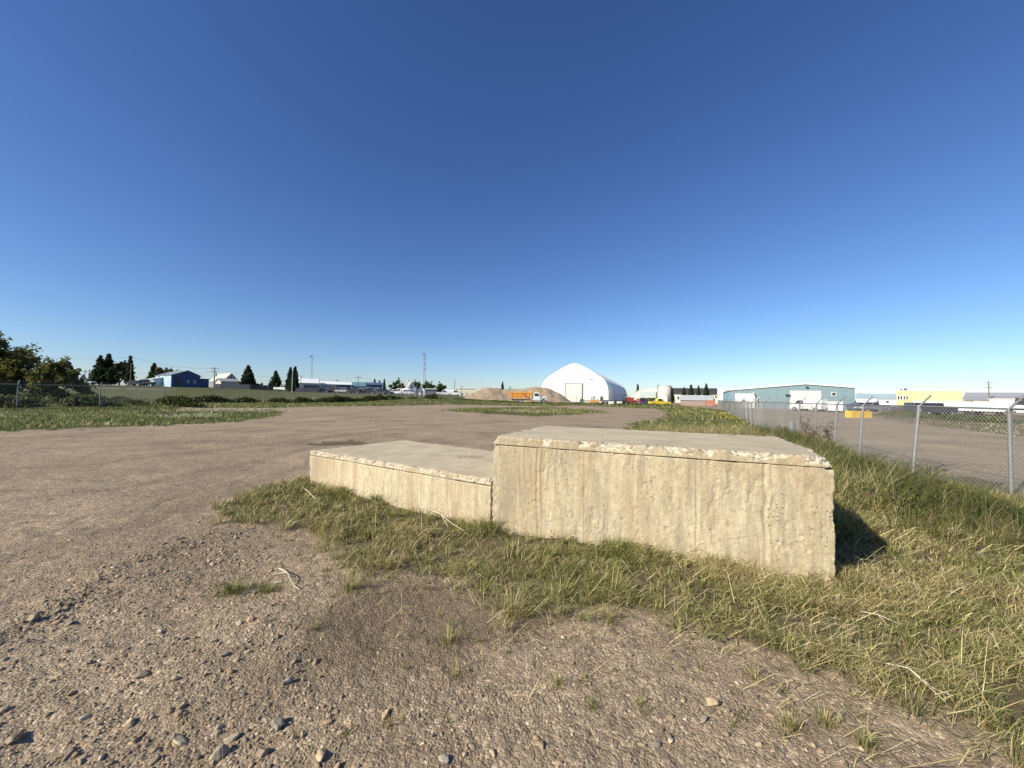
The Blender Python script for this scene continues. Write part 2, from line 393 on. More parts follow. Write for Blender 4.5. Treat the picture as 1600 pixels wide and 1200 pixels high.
def concrete_mat(name, tone=1.0):
    m, n, l, p = _new(name)
    tc = N(n, "ShaderNodeTexCoord"); pos = tc.outputs["Object"]
    def noise(sc, det=5.0, ro=0.6, vec=pos, dist=0.0):
        q = N(n, "ShaderNodeTexNoise", Scale=sc, Detail=det, Roughness=ro, Distortion=dist); l.new(vec, q.inputs["Vector"]); return q.outputs["Fac"]
    def rmp(src, stops):
        r = ramp(n, stops); l.new(src, r.inputs[0]); return r.outputs[0]
    T = tone
    face = rmp(noise(1.2, 8.0, 0.75), [(0.3, (0.39 * T, 0.305 * T, 0.185 * T)), (0.5, (0.50 * T, 0.415 * T, 0.265 * T)), (0.72, (0.57 * T, 0.495 * T, 0.345 * T))])
    mot = rmp(noise(22.0, 10.0, 0.85), [(0.36, gray(0.55)), (0.47, gray(0.96)), (0.62, gray(1.16))])
    face = mixc(n, l, 1.0, face, mot, 'MULTIPLY')
    mp = N(n, "ShaderNodeMapping"); mp.inputs["Scale"].default_value = (1, 1, 0.10); l.new(pos, mp.inputs["Vector"])
    st = rmp(noise(7.0, 8.0, 0.72, mp.outputs[0]), [(0.47, gray(0)), (0.62, gray(0.75))])
    face = mixc(n, l, st, face, (0.31 * T, 0.255 * T, 0.175 * T))
    rs_ = rmp(noise(2.6, 6.0, 0.7, mp.outputs[0]), [(0.50, gray(0)), (0.64, gray(0.6))])
    face = mixc(n, l, rs_, face, (0.36 * T, 0.255 * T, 0.145 * T))
    st2 = rmp(noise(19.0, 5.0, 0.6, mp.outputs[0]), [(0.55, gray(0)), (0.75, gray(0.5))])
    face = mixc(n, l, st2, face, (0.66 * T, 0.58 * T, 0.43 * T))
    gr = rmp(noise(9.0, 12.0, 0.9, mp.outputs[0], 0.2), [(0.50, gray(0)), (0.58, gray(0.62))])
    face = mixc(n, l, gr, face, (0.25 * T, 0.215 * T, 0.15 * T))
    # worn top
    top = rmp(noise(2.4, 8.0, 0.65), [(0.3, (0.42, 0.345, 0.225)), (0.55, (0.54, 0.455, 0.31)), (0.75, (0.61, 0.525, 0.37))])
    top = mixc(n, l, 1.0, top, rmp(noise(40.0, 6.0, 0.7), [(0.3, gray(0.8)), (0.7, gray(1.12))]), 'MULTIPLY')
    mp2 = N(n, "ShaderNodeMapping"); mp2.inputs["Scale"].default_value = (0.6, 5.0, 1); mp2.inputs["Rotation"].default_value = (0, 0, 0.6); l.new(pos, mp2.inputs["Vector"])
    top = mixc(n, l, rmp(noise(4.0, 4.0, 0.6, mp2.outputs[0]), [(0.60, gray(0)), (0.66, gray(0.45))]), top, (0.58, 0.51, 0.38))
    geo = N(n, "ShaderNodeNewGeometry"); sx = N(n, "ShaderNodeSeparateXYZ"); l.new(geo.outputs["True Normal"], sx.inputs[0])
    c = mixc(n, l, rmp(sx.outputs["Z"], [(0.80, gray(0)), (0.93, gray(1))]), face, top)
    # spalled edges with aggregate showing
    a = N(n, "ShaderNodeAttribute", attribute_name="Col"); sp = N(n, "ShaderNodeSeparateColor"); l.new(a.outputs["Color"], sp.inputs[0])
    vo = N(n, "ShaderNodeTexVoronoi", Scale=55.0); l.new(pos, vo.inputs["Vector"]); sv_ = N(n, "ShaderNodeSeparateColor"); l.new(vo.outputs["Color"], sv_.inputs[0])
    agg = rmp(sv_.outputs[0], [(0.0, (0.24, 0.20, 0.14)), (0.4, (0.50, 0.43, 0.31)), (1.0, (0.68, 0.61, 0.46))])
    c = mixc(n, l, sp.outputs[0], c, agg)
    # hairline cracks, only here and there
    wv = mixc(n, l, 0.12, pos, mixc(n, l, 1.0, N(n, "ShaderNodeTexNoise", Scale=5.0, Detail=4.0).outputs["Color"], (1, 1, 1), 'MULTIPLY'))
    vc = N(n, "ShaderNodeTexVoronoi", Scale=1.5, feature='DISTANCE_TO_EDGE'); l.new(wv, vc.inputs["Vector"])
    ck = rmp(vc.outputs["Distance"], [(0.0, gray(1)), (0.004, gray(0))])
    ck = mth(n, l, 'MULTIPLY', ck, rmp(noise(1.1, 2.0), [(0.56, gray(0)), (0.66, gray(0.55))]))
    c = mixc(n, l, ck, c, (0.12, 0.09, 0.06))
    # bug holes
    vp = N(n, "ShaderNodeTexVoronoi", Scale=30.0); l.new(pos, vp.inputs["Vector"])
    sp2 = N(n, "ShaderNodeSeparateColor"); l.new(vp.outputs["Color"], sp2.inputs[0])
    hole = mth(n, l, 'MULTIPLY', rmp(vp.outputs["Distance"], [(0.12, gray(1)), (0.24, gray(0))]), rmp(sp2.outputs[0], [(0.66, gray(0)), (0.70, gray(1))]))
    hole = mth(n, l, 'MULTIPLY', hole, rmp(noise(2.2, 3.0), [(0.45, gray(0.15)), (0.6, gray(1))]))
    c = mixc(n, l, mth(n, l, 'MULTIPLY', hole, 0.75), c, (0.15, 0.12, 0.085))
    l.new(c, p.inputs["Base Color"]); p.inputs["Roughness"].default_value = 0.9; p.inputs["Specular IOR Level"].default_value = 0.2
    h = mth(n, l, 'SUBTRACT', noise(38.0, 9.0, 0.75), mth(n, l, 'MULTIPLY', hole, 0.9))
    h = mth(n, l, 'SUBTRACT', h, mth(n, l, 'MULTIPLY', ck, 0.8))
    h = mth(n, l, 'ADD', h, mth(n, l, 'MULTIPLY', mth(n, l, 'MULTIPLY', sv_.outputs[1], sp.outputs[0]), 1.2))
    b = N(n, "ShaderNodeBump", Strength=0.9, Distance=0.009); l.new(h, b.inputs["Height"]); l.new(b.outputs[0], p.inputs["Normal"])
    return m

# ------------------------------------------------------------------ ground sheet
def build_ground():
    A0, A1 = math.radians(-62), math.radians(62)
    ang = np.concatenate((np.linspace(-math.pi, A0, 60, endpoint=False), np.linspace(A0, A1, 980, endpoint=False), np.linspace(A1, math.pi, 60, endpoint=False)))
    rad = np.concatenate(([0.15, 0.4, 0.7, 1.0], np.exp(np.linspace(math.log(1.2), math.log(9), 330, endpoint=False)), np.exp(np.linspace(math.log(9), math.log(120), 190, endpoint=False)),
                          np.exp(np.linspace(math.log(120), math.log(6000), 34))))
    R, A = np.meshgrid(rad, ang, indexing='ij')
    x = (R * np.sin(A)).ravel(); y = (R * np.cos(A)).ravel()
    z = hgt(x, y)
    g = green_mask(x, y)
    ed = segdist(x, y, P_FORE[-17:]) + (fbm(x * 6, y * 6, 66, 3) - 0.5) * 0.35
    gz = g; g = g * np.where((x > -5) & (y < 8), np.clip(0.12 + ed / 0.5, 0.12, 1), 1)
    z = z + gz * 0.008
    nr, na = len(rad), len(ang)
    i = np.arange(nr - 1)[:, None]; j = np.arange(na)[None, :]; j2 = (j + 1) % na
    q = np.stack((i * na + j, (i + 1) * na + j, (i + 1) * na + j2, i * na + j2), -1).reshape(-1, 4)
    jx = x + (fbm(x * 3, y * 3, 61) - 0.5) * 0.5; jy = y + (fbm(x * 3, y * 3, 62) - 0.5) * 0.5
    damp = inpoly(jx, jy, P_DAMP) * 0.9 + 0.6 * sstep(0.75, 0.1, segdist(x, y, [G(585, 968), G(660, 945), G(740, 960)]) + (fbm(x * 2.5, y * 2.5, 63) - 0.5) * 0.7)
    r = np.hypot(x, y)
    th = (1 - sstep(9, 22, r)) * 0.85
    th = np.where(x < -0.5, th * 0.9, th); th = np.where((x > FX(y) + 2) & (y < 75), 0.85, th)
    for tr in TRACKS: damp = np.maximum(damp, 0.30 * np.exp(-(segdist(x, y, tr) / 0.22) ** 2))
    col = np.stack((g, np.clip(damp, 0, 1), th), -1)
    # close the centre
    verts = np.stack((x, y, z), -1)
    c = len(verts); verts = np.vstack((verts, [[0, 0, float(hgt(np.array([0.]), np.array([0.]))[0])]])); col = np.vstack((col, [[0, 0, 0]]))
    tri = np.stack((np.arange(na), (np.arange(na) + 1) % na, np.full(na, c)), -1)
    loops = np.concatenate((q.ravel(), tri.ravel())); tot = np.concatenate((np.full(len(q), 4), np.full(na, 3)))
    o = np_mesh("ground", verts, flat_loops=loops, totals=tot, mat=ground_mat(), color=col, smooth=True)
    me = o.data
    if me.polygons[1000].normal.z < 0: me.flip_normals()
    return tag(o, kind="structure")
build_ground()

# ------------------------------------------------------------------ cast concrete blocks
CONC = concrete_mat("weathered_concrete"); CONC2 = concrete_mat("weathered_concrete_pale", 1.06)
def grid_block(name, quad, z0, z1, mat, parent, org, res_front, res, chipfn, relief=None, seed=0, bottom=True):
    """six gridded faces over a quadrilateral footprint, worn back from the edges"""
    P0, P1, P2, P3 = [np.array([v.x, v.y]) - np.array(org) for v in quad]
    Lx = float(np.linalg.norm(P1 - P0)); Ly = float(np.linalg.norm(P3 - P0))
    V = []; F = []; off = 0
    def face(fn, n1, n2):
        nonlocal off
        u, v = np.meshgrid(np.linspace(0, 1, n1 + 1), np.linspace(0, 1, n2 + 1), indexing='ij')
        V.append(np.stack(fn(u.ravel(), v.ravel()), -1))
        i = np.arange(n1)[:, None]; j = np.arange(n2)[None, :]; w = n2 + 1
        F.append((np.stack((i * w + j, (i + 1) * w + j, (i + 1) * w + j + 1, i * w + j + 1), -1).reshape(-1, 4)) + off)
        off += len(V[-1])
    H = z1 - z0; O = np.ones
    nf = max(2, int(Lx / res_front)); nh = max(2, int(H / res_front)); nd = max(2, int(Ly / res))
    face(lambda u, v: (u * Lx, 0 * u, z0 + v * H), nf, nh)
    face(lambda u, v: (u * Lx, 0 * u + Ly, z0 + v * H), nf, nh)
    face(lambda u, v: (0 * u, u * Ly, z0 + v * H), nd, nh)
    face(lambda u, v: (0 * u + Lx, u * Ly, z0 + v * H), nd, nh)
    face(lambda u, v: (u * Lx, v * Ly, 0 * u + z1), nf, nd)
    if bottom: face(lambda u, v: (u * Lx, v * Ly, 0 * u + z0), nf, nd)
    p = np.vstack(V); a, b, c = p[:, 0].copy(), p[:, 1].copy(), p[:, 2].copy()
    R = 0.05
    pull = np.zeros_like(p)
    pull[:, 0] = np.clip(1 - a / R, 0, 1) - np.clip(1 - (Lx - a) / R, 0, 1)
    pull[:, 1] = np.clip(1 - b / R, 0, 1) - np.clip(1 - (Ly - b) / R, 0, 1)
    pull[:, 2] = np.clip(1 - (c - z0) / R, 0, 1) - np.clip(1 - (z1 - c) / R, 0, 1)
    ds = np.sort(np.stack((np.minimum(a, Lx - a), np.minimum(b, Ly - b), np.minimum(c - z0, z1 - c)), -1), axis=1)
    edge = ds[:, 1]
    chip = chipfn(a, b, c, edge, Lx, Ly, seed)
    base = (fbm3(a * 3 + seed, b * 3, c * 3, 5, 2) - 0.5) * 0.004 + (fbm3(a * 40, b * 40 + seed, c * 40, 6, 2) - 0.5) * 0.0016
    amt = chip + base + 0.002
    if relief is not None: amt = amt + relief(a, b, c, Lx, Ly)
    p = p + pull * amt[:, None]
    u = p[:, 0] / Lx; v = p[:, 1] / Ly
    xy = ((1 - u) * (1 - v))[:, None] * P0 + (u * (1 - v))[:, None] * P1 + (u * v)[:, None] * P2 + ((1 - u) * v)[:, None] * P3
    verts = np.column_stack((xy, p[:, 2]))
    k = np.clip(chip / 0.010, 0, 1)
    col = np.stack((k, k * 0, k * 0), -1)
    o = np_mesh(name, verts, np.vstack(F), mat, color=col, parent=parent, smooth=True)
    bm = bmesh.new(); bm.from_mesh(o.data)
    bmesh.ops.remove_doubles(bm, verts=bm.verts, dist=0.0004)
    bmesh.ops.recalc_face_normals(bm, faces=bm.faces)
    bm.to_mesh(o.data); bm.free()
    return o
def chip_cap(top, corner=None):
    def f(a, b, c, e, Lx, Ly, s):
        n1 = fbm3(a * 9 + s, b * 9, c * 9, 11, 3); n2 = fbm3(a * 30, b * 30 + s, c * 30, 12, 2)
        w = 0.014 + 0.075 * sstep(0.35, 0.68, n1)
        k = np.clip(1 - e / w, 0, 1) ** 0.7 * np.clip((c - (top - 0.085)) / 0.03, 0, 1)
        d = k * (0.005 + 0.030 * sstep(0.40, 0.66, n1) + 0.020 * (n2 - 0.5))
        low = np.clip(1 - e / 0.012, 0, 1) * 0.001
        if corner is not None:
            r = np.sqrt((a - corner[0]) ** 2 + (b - corner[1]) ** 2 + (1.3 * (c - corner[2])) ** 2)
            d = d + 0.05 * np.clip(1 - r / 0.10, 0, 1) * (0.6 + 0.8 * n2)
        return np.maximum(d, 0) + low
    return f
def chip_wall(a, b, c, e, Lx, Ly, s):
    n1 = fbm3(a * 8 + s, b * 8, c * 8, 13, 3); n2 = fbm3(a * 28, b * 28 + s, c * 28, 14, 2)
    vert = (np.minimum(a, Lx - a) < 0.06) & (np.minimum(b, Ly - b) < 0.06)
    k = np.clip(1 - e / (0.012 + 0.04 * sstep(0.4, 0.7, n1)), 0, 1)
    d = k * (0.002 + 0.010 * sstep(0.40, 0.72, n1) + 0.014 * (n2 - 0.5))
    return np.maximum(np.where(vert, d, 0), 0)
def board_relief(joints):
    def f(a, b, c, Lx, Ly):
        front = b < 0.03
        r = np.zeros_like(a)
        for i, (x0, kind) in enumerate(joints):
            wob = (vn(c * 7, c * 0 + i, 71) - 0.5) * 0.02 * (1.3 if kind == 2 else 0.25)
            d = np.abs(a - x0 - wob)
            if kind == 0: r += -0.006 * np.clip(1 - d / 0.009, 0, 1)
            elif kind == 1: r += 0.008 * np.clip(1 - d / 0.009, 0, 1)
            else: r += 0.007 * np.clip(1 - d / 0.012, 0, 1) - 0.006 * np.clip(1 - np.abs(d - 0.03) / 0.014, 0, 1)
            r += 0.0035 * (a > x0) * (1 if i % 2 else -1)
        pit = fbm3(a * 18, b * 18, c * 10, 77, 3)
        r += 0.006 * sstep(0.66, 0.76, pit)
        return np.where(front, r, 0)
    return f
def jx(px):   # distance along the front face of the tall block where pixel column px meets it
    d = ray(px, hz(px)); u = d.x / d.y
    return (u * BFL.y - BFL.x) / (EX.x - u * EX.y)
tall = thing("concrete_block", "taller cast concrete loading block with chipped cap, casting a black shadow on the grass", "concrete block", (BFL.x, BFL.y, 0))
JT = [(jx(842), 2), (jx(912), 0), (jx(995), 0), (jx(1088), 1), (jx(1195), 2)]
def joint_relief(top, more=None):
    def f(a, b, c, Lx, Ly):
        r = 0.0035 * np.clip((c - (top - 0.009)) / 0.004, 0, 1)
        r = r * np.clip(vn(a * 6 + b * 5, b * 4, 202) * 2.2 - 0.3, 0.25, 1.3)
        return r + (more(a, b, c, Lx, Ly) if more else 0)
    return f
TOPZ = 1.125
inset = 0.003
def insetq(q, d):
    c = sum(q, Vector((0, 0))) / 4
    return [v + (c - v).normalized() * d for v in q]
grid_block("wall", insetq(BLK, inset), -0.25, TOPZ - 0.105, CONC, tall, (BFL.x, BFL.y), 0.0085, 0.03, chip_wall, joint_relief(TOPZ - 0.105, board_relief(JT)), 3)
grid_block("cap", BLK, TOPZ - 0.104, TOPZ, CONC, tall, (BFL.x, BFL.y), 0.0075, 0.02, chip_cap(TOPZ, (3.31, 0, TOPZ - 0.04)), None, 9)
low = thing("concrete_block", "lower cast concrete slab step sunk in weeds, left of the taller block", "concrete block", (SFL.x, SFL.y, 0))
LT = 0.60
grid_block("wall", insetq(SLB, 0.003), -0.25, LT - 0.085, CONC2, low, (SFL.x, SFL.y), 0.012, 0.04, chip_wall, joint_relief(LT - 0.085), 15)
grid_block("cap", SLB, LT - 0.084, LT, CONC2, low, (SFL.x, SFL.y), 0.011, 0.03, chip_cap(LT), None, 23)

# ------------------------------------------------------------------ chain-link fence on the right
GALV = paint("galvanised", (0.25, 0.25, 0.24), 0.5, 0.3, 0.15, 9.0, 0.25)
WIRE = paint("galvanised_wire", (0.42, 0.42, 0.39), 0.5, 0.2, 0.1, 9.0, 0.1)
def chain_fence(label, bases, tops, hpost, arm=None, link=0.055, pr=0.03, wire=0.0022, near=6, cat="fence", cable_sides=3, group=None):
    """bases / tops: matching world points of each post"""
    o = thing("chain_link_fence", label, cat, tuple(bases[0]), 0, group); O = Vector(bases[0])
    arms = []
    for i, (b, t) in enumerate(zip(bases, tops)):
        b = Vector(b) - O; t = Vector(t) - O; d = (t - b).normalized()
        m = MB(); m.tube(b - Vector((0, 0, 0.15)), t, pr, pr, 12 if i < near else 6)
        if i < near: m.tube(t - d * 0.03, t + d * 0.02, pr * 1.25, pr * 1.1, 12)
        p = m.build("post", GALV, o, smooth=False)
        if arm is not None:
            a = MB(); e = t + Vector(arm)
            a.tube(t, e, pr * 0.75, pr * 0.55, 6)
            for k in (0.35, 0.68, 1.0):
                q = t + Vector(arm) * k; a.box(q.x - 0.012, q.x + 0.012, q.y - 0.012, q.y + 0.012, q.z - 0.012, q.z + 0.03)
            a.build("arm", GALV, p); arms.append((t, Vector(arm)))
    m = MB()
    for i in range(len(tops) - 1):
        m.tube(Vector(tops[i]) - O, Vector(tops[i + 1]) - O, pr * 0.62, pr * 0.62, 8 if i < near else 5)
    m.build("top_rail", GALV, o)
    if arm is not None:
        for k in (0.35, 0.68, 1.0):
            m = MB(); V = []; 
            for i in range(len(arms) - 1):
                p = arms[i][0] + arms[i][1] * k; q = arms[i + 1][0] + arms[i + 1][1] * k
                ns = 5; pts = [p.lerp(q, s / ns) - Vector((0, 0, 0.03 * math.sin(math.pi * s / ns))) for s in range(ns + 1)]
                m.path(pts, 0.0032, 3)
                if i < 12:
                    L = (q - p).length; nb = int(L / 0.13)
                    for s in range(nb):
                        c = p.lerp(q, (s + 0.5) / nb) - Vector((0, 0, 0.03 * math.sin(math.pi * (s + .5) / nb)))
                        for _ in range(2):
                            v = Vector((random.uniform(-1, 1), random.uniform(-1, 1), random.uniform(-1, 1))).normalized() * 0.016
                            m.tube(c - v, c + v, 0.0022, 0.0012, 3)
            m.build("barbed_wire", WIRE, o)
    # the woven mesh: two families of diagonal wires, kinked where they hook together
    V = []; F = []; off = 0
    for i in range(len(bases) - 1):
        b0, b1, t0, t1 = [np.array(v) - np.array(O) for v in (bases[i], bases[i + 1], tops[i], tops[i + 1])]
        L = float(np.linalg.norm(t1 - t0)); H = hpost
        lk = link if i < near else link * (1.0 + 0.35 * (i - near + 1))
        wr = wire if i < near else wire * (1.0 + 0.35 * (i - near + 1))
        lk = min(lk, 0.3); wr = min(wr, 0.011)
        step = lk * 1.414
        bul = random.uniform(-0.02, 0.05)
        nrm = np.cross(t1 - t0, [0, 0, 1.0]); nrm /= np.linalg.norm(nrm)
        def pt(s, h):
            u = s / L; v = h / H
            lo = b0 * (1 - u) + b1 * u; hi = t0 * (1 - u) + t1 * u
            lo = hi + (lo - hi) * (H / max(0.1, np.linalg.norm(hi - lo)))
            return lo * (1 - v) + hi * v + nrm * bul * math.sin(math.pi * u) * (1 - v)
        nn = int((L + H) / step)
        for fam in (0, 1):
            for k in range(1, nn + 1):
                d = k * step
                # line s+h=d  (fam 0) or (L-s)+h=d
                s0, h0 = (d, 0.0) if d <= L else (L, d - L)
                s1, h1 = (0.0, d) if d <= H else (d - H, H)
                if fam: s0, s1 = L - s0, L - s1
                nseg = 3 if i < near else 1
                P = [pt(s0 + (s1 - s0) * q / nseg, h0 + (h1 - h0) * q / nseg) for q in range(nseg + 1)]
                for q in range(nseg):
                    a, c = P[q], P[q + 1]; dd = c - a; ln = np.linalg.norm(dd)
                    if ln < 1e-4: continue
                    dd /= ln; u = np.cross(dd, nrm); u /= np.linalg.norm(u)
                    ofs = nrm * wr * (0.8 if fam else -0.8)
                    ring = [u * wr, -u * 0.5 * wr + nrm * 0.87 * wr, -u * 0.5 * wr - nrm * 0.87 * wr]
                    V += [a + ofs + r_ for r_ in ring] + [c + ofs + r_ for r_ in ring]
                    F += [(off, off + 1, off + 4, off + 3), (off + 1, off + 2, off + 5, off + 4), (off + 2, off, off + 3, off + 5)]; off += 6
    np_mesh("chain_link_mesh", np.array(V), np.array(F), WIRE, parent=o)
    return o
def fence_right():
    tpx = [1700, 1577, 1436, 1349, 1308, 1276, 1250, 1227, 1209, 1195, 1182]
    bases = []; tops = []
    for i, px in enumerate(tpx):
        u = (px - 800) / 600; Y = 5.72 / (u - 0.407) + (0.45 if px == 1577 else 0); X = u * Y if px != 1577 else u * Y
        if px == 1577: X = u * Y
        t = (X, Y, 1.545 + random.uniform(-0.01, 0.01))
        lean = 0.0 if px in (1577, 1700, 1182) else (0.20 if px == 1436 else random.uniform(0.12, 0.2)) * (1 if Y < 14 else 0.6)
        b = (X - lean, Y, hg(X, Y) - 0.02)
        tops.append(t); bases.append(b)
    chain_fence("galvanised chain link fence with leaning posts and barbed wire along the right road", bases, tops, 1.55, arm=(0.24, -0.02, 0.23), near=5, wire=0.0029)
    # second run further on: from the thick gate post away to the sheds
    pts = [(15.95, 25.15)]
    d = Vector((0.447, 0.894)).normalized(); q = Vector((16.6, 26.6))
    while q.y < 93: pts.append((q.x, q.y)); q = q + d * 2.9
    bases = [(x, y, hg(x, y)) for x, y in pts]
    tops = [(x + 0.01, y, hg(x, y) + 1.62 + (0.2 if i == 3 else 0)) for i, (x, y) in enumerate(pts)]
    chain_fence("chain link fence running on from the last leaning post towards the teal shed", bases, tops, 1.5, arm=(0.22, -0.02, 0.22), near=0, pr=0.036)
fence_right()
def fence_left():
    pts = [(XP(-150, 24.5), 24.5), (XP(28, 27.6), 27.6), (XP(157, 31), 31), (XP(256, 37.4), 37.4)]
    bases = [(x, y, hg(x, y) - 0.25) for x, y in pts]; tops = [(x, y, 1.6 + 0.28) for x, y in pts]
    chain_fence("weathered chain link fence standing in tall weeds in front of the leafy shrubs at left", bases, tops, 1.7, arm=(-0.10, 0.16, 0.3), near=0, pr=0.038, link=0.09)
    line = [(-60, 44), (-42, 48), (-35, 60), (-27.5, 80), (-17, 92.5), (0, 93.5), (12, 92), (26, 91.5)]
    pts = []
    for a, b in zip(line, line[1:]):
        a = Vector(a); b = Vector(b); n = max(1, round((b - a).length / 3.6))
        for k in range(n): v = a.lerp(b, k / n); pts.append((v.x, v.y))
    pts.append(line[-1])
    bases = [(x, y, hg(x, y)) for x, y in pts]; tops = [(x, y, hg(x, y) + 1.75) for x, y in pts]
    chain_fence("long low chain link fence along the dark weeds between the lot and the field", bases, tops, 1.7, near=0, pr=0.035, link=0.12)
fence_left()

# ------------------------------------------------------------------ stones
def ico(sub):
    bm = bmesh.new(); bmesh.ops.create_icosphere(bm, subdivisions=sub, radius=1.0)
    v = np.array([w.co[:] for w in bm.verts]); f = np.array([[w.index for w in g.verts] for g in bm.faces]); bm.free(); return v, f
ICO1, ICO2, ICO3 = ico(1), ico(2), ico(3)
STONE_COLS = np.array([(0.30, 0.25, 0.19), (0.24, 0.20, 0.155), (0.36, 0.31, 0.25), (0.20, 0.19, 0.18), (0.42, 0.39, 0.34), (0.26, 0.205, 0.16), (0.27, 0.24, 0.21), (0.52, 0.48, 0.41)])
def rocks(base, P, R, seed=0):
    """bake one rock per point"""
    bv, bf = base; n = len(P); k = len(bv)
    g = np.random.default_rng(seed)
    sc = np.stack((g.uniform(0.75, 1.45, n), g.uniform(0.6, 1.0, n), g.uniform(0.38, 0.78, n)), -1) * R[:, None]
    V = bv[None] * (1 + g.uniform(-0.20, 0.16, (n, k, 1)))
    # cut a couple of facets
    for _ in range(6):
        d = g.normal(size=(n, 1, 3)); d /= np.linalg.norm(d, axis=2, keepdims=True)
        h = g.uniform(0.38, 0.75, (n, 1, 1)); dot = (V * d).sum(2, keepdims=True)
        V = V - d * np.clip(dot - h, 0, None)
    V = V * sc[:, None, :]
    t = g.uniform(-0.35, 0.35, n); ct, st = np.cos(t)[:, None], np.sin(t)[:, None]
    x, y, z = V[..., 0], V[..., 1], V[..., 2]; x, z = x * ct - z * st, x * st + z * ct
    a = g.uniform(0, 6.283, n); ca, sa = np.cos(a)[:, None], np.sin(a)[:, None]
    x, y = x * ca - y * sa, x * sa + y * ca
    V = np.stack((x, y, z), -1) + P[:, None, :]
    V[..., 2] += (sc[:, 2] * g.uniform(-0.1, 0.5, n))[:, None]
    F = (bf[None] + (np.arange(n) * k)[:, None, None]).reshape(-1, 3)
    ci = g.choice(len(STONE_COLS), n, p=[0.25, 0.22, 0.16, 0.09, 0.08, 0.08, 0.09, 0.03])
    C = STONE_COLS[ci] * g.uniform(0.75, 1.2, (n, 1)) * np.array([1.12, 1.0, 0.80])
    return V.reshape(-1, 3), F, np.repeat(C, k, axis=0)
STONE = attr_mat("stone", 0.85, bump=0.003)
def polar(n, r0, r1, amax=66, g=rng, power=0.0):
    u = g.random(n)
    r = r0 * (r1 / r0) ** u if power == 0 else r0 + (r1 - r0) * u
    a = np.radians(g.uniform(-amax, amax, n)); return r * np.sin(a), r * np.cos(a)
def outside_blocks(x, y): return ~(inpoly(x, y, BLKP) | inpoly(x, y, SLBP))
def coarse(x, y):
    """how stony the lot is: windrow, rough shoulder at lower left, scattered elsewhere"""
    w = np.exp(-(segdist(x, y, WINDROW) / 0.22) ** 2)
    near = inpoly(x, y, PG((-300, 1110), (0, 990), (140, 915), (300, 845), (400, 850), (470, 900), (480, 1000), (560, 1200), (500, 1500), (-600, 1500)))
    ring = np.exp(-(segdist(x, y, PG((300, 880), (350, 830), (345, 790), (400, 745), (470, 725))) / 0.4) ** 2)
    pat = sstep(0.45, 0.7, fbm(x * 0.9, y * 0.9, 91))
    trk = sum(np.exp(-(segdist(x, y, t) / 0.18) ** 2) for t in TRACKS)
    return np.clip(0.10 + 0.25 * pat + 0.9 * w + 0.50 * near + 0.35 * ring + 0.40 * trk, 0, 1)
def build_gravel():
    V = []; F = []; C = []; off = 0
    def put(base, n, r0, r1, rmin, rmax, seed, bias=1.0, maxr=0.05, pw=1):
        nonlocal off
        x, y = polar(n, r0, r1, power=pw)
        g = np.random.default_rng(seed)
        keep = outside_blocks(x, y) & (g.random(n) < coarse(x, y) ** bias) & (g.random(n) > green_mask(x, y) * 0.93)
        dm = inpoly(x, y, P_DAMP2); keep &= ~(dm & (g.random(n) < 0.75))
        x, y = x[keep], y[keep]; m = len(x)
        R = rmin * (rmax / rmin) ** (g.random(m) ** 2.4) * (0.8 + 0.35 * coarse(x, y))
        P = np.stack((x, y, hgt(x, y)), -1)
        v, f, c = rocks(base, P, np.minimum(R, maxr), seed)
        V.append(v); F.append(f + off); C.append(c); off += len(v)
    put(ICO1, 70000, 1.2, 4.5, 0.0028, 0.010, 1, 0.6)
    put(ICO1, 60000, 4.0, 11, 0.005, 0.015, 2, 0.8)
    put(ICO2, 22000, 1.2, 6.5, 0.007, 0.023, 3, 1.3)
    put(ICO1, 16000, 9, 34, 0.011, 0.026, 4, 0.8)
    o = np_mesh("gravel", np.vstack(V), np.vstack(F), STONE, color=np.vstack(C))
    tag(o, "loose gravel and pebbles strewn over the dirt lot", "gravel", kind="stuff")
build_gravel()
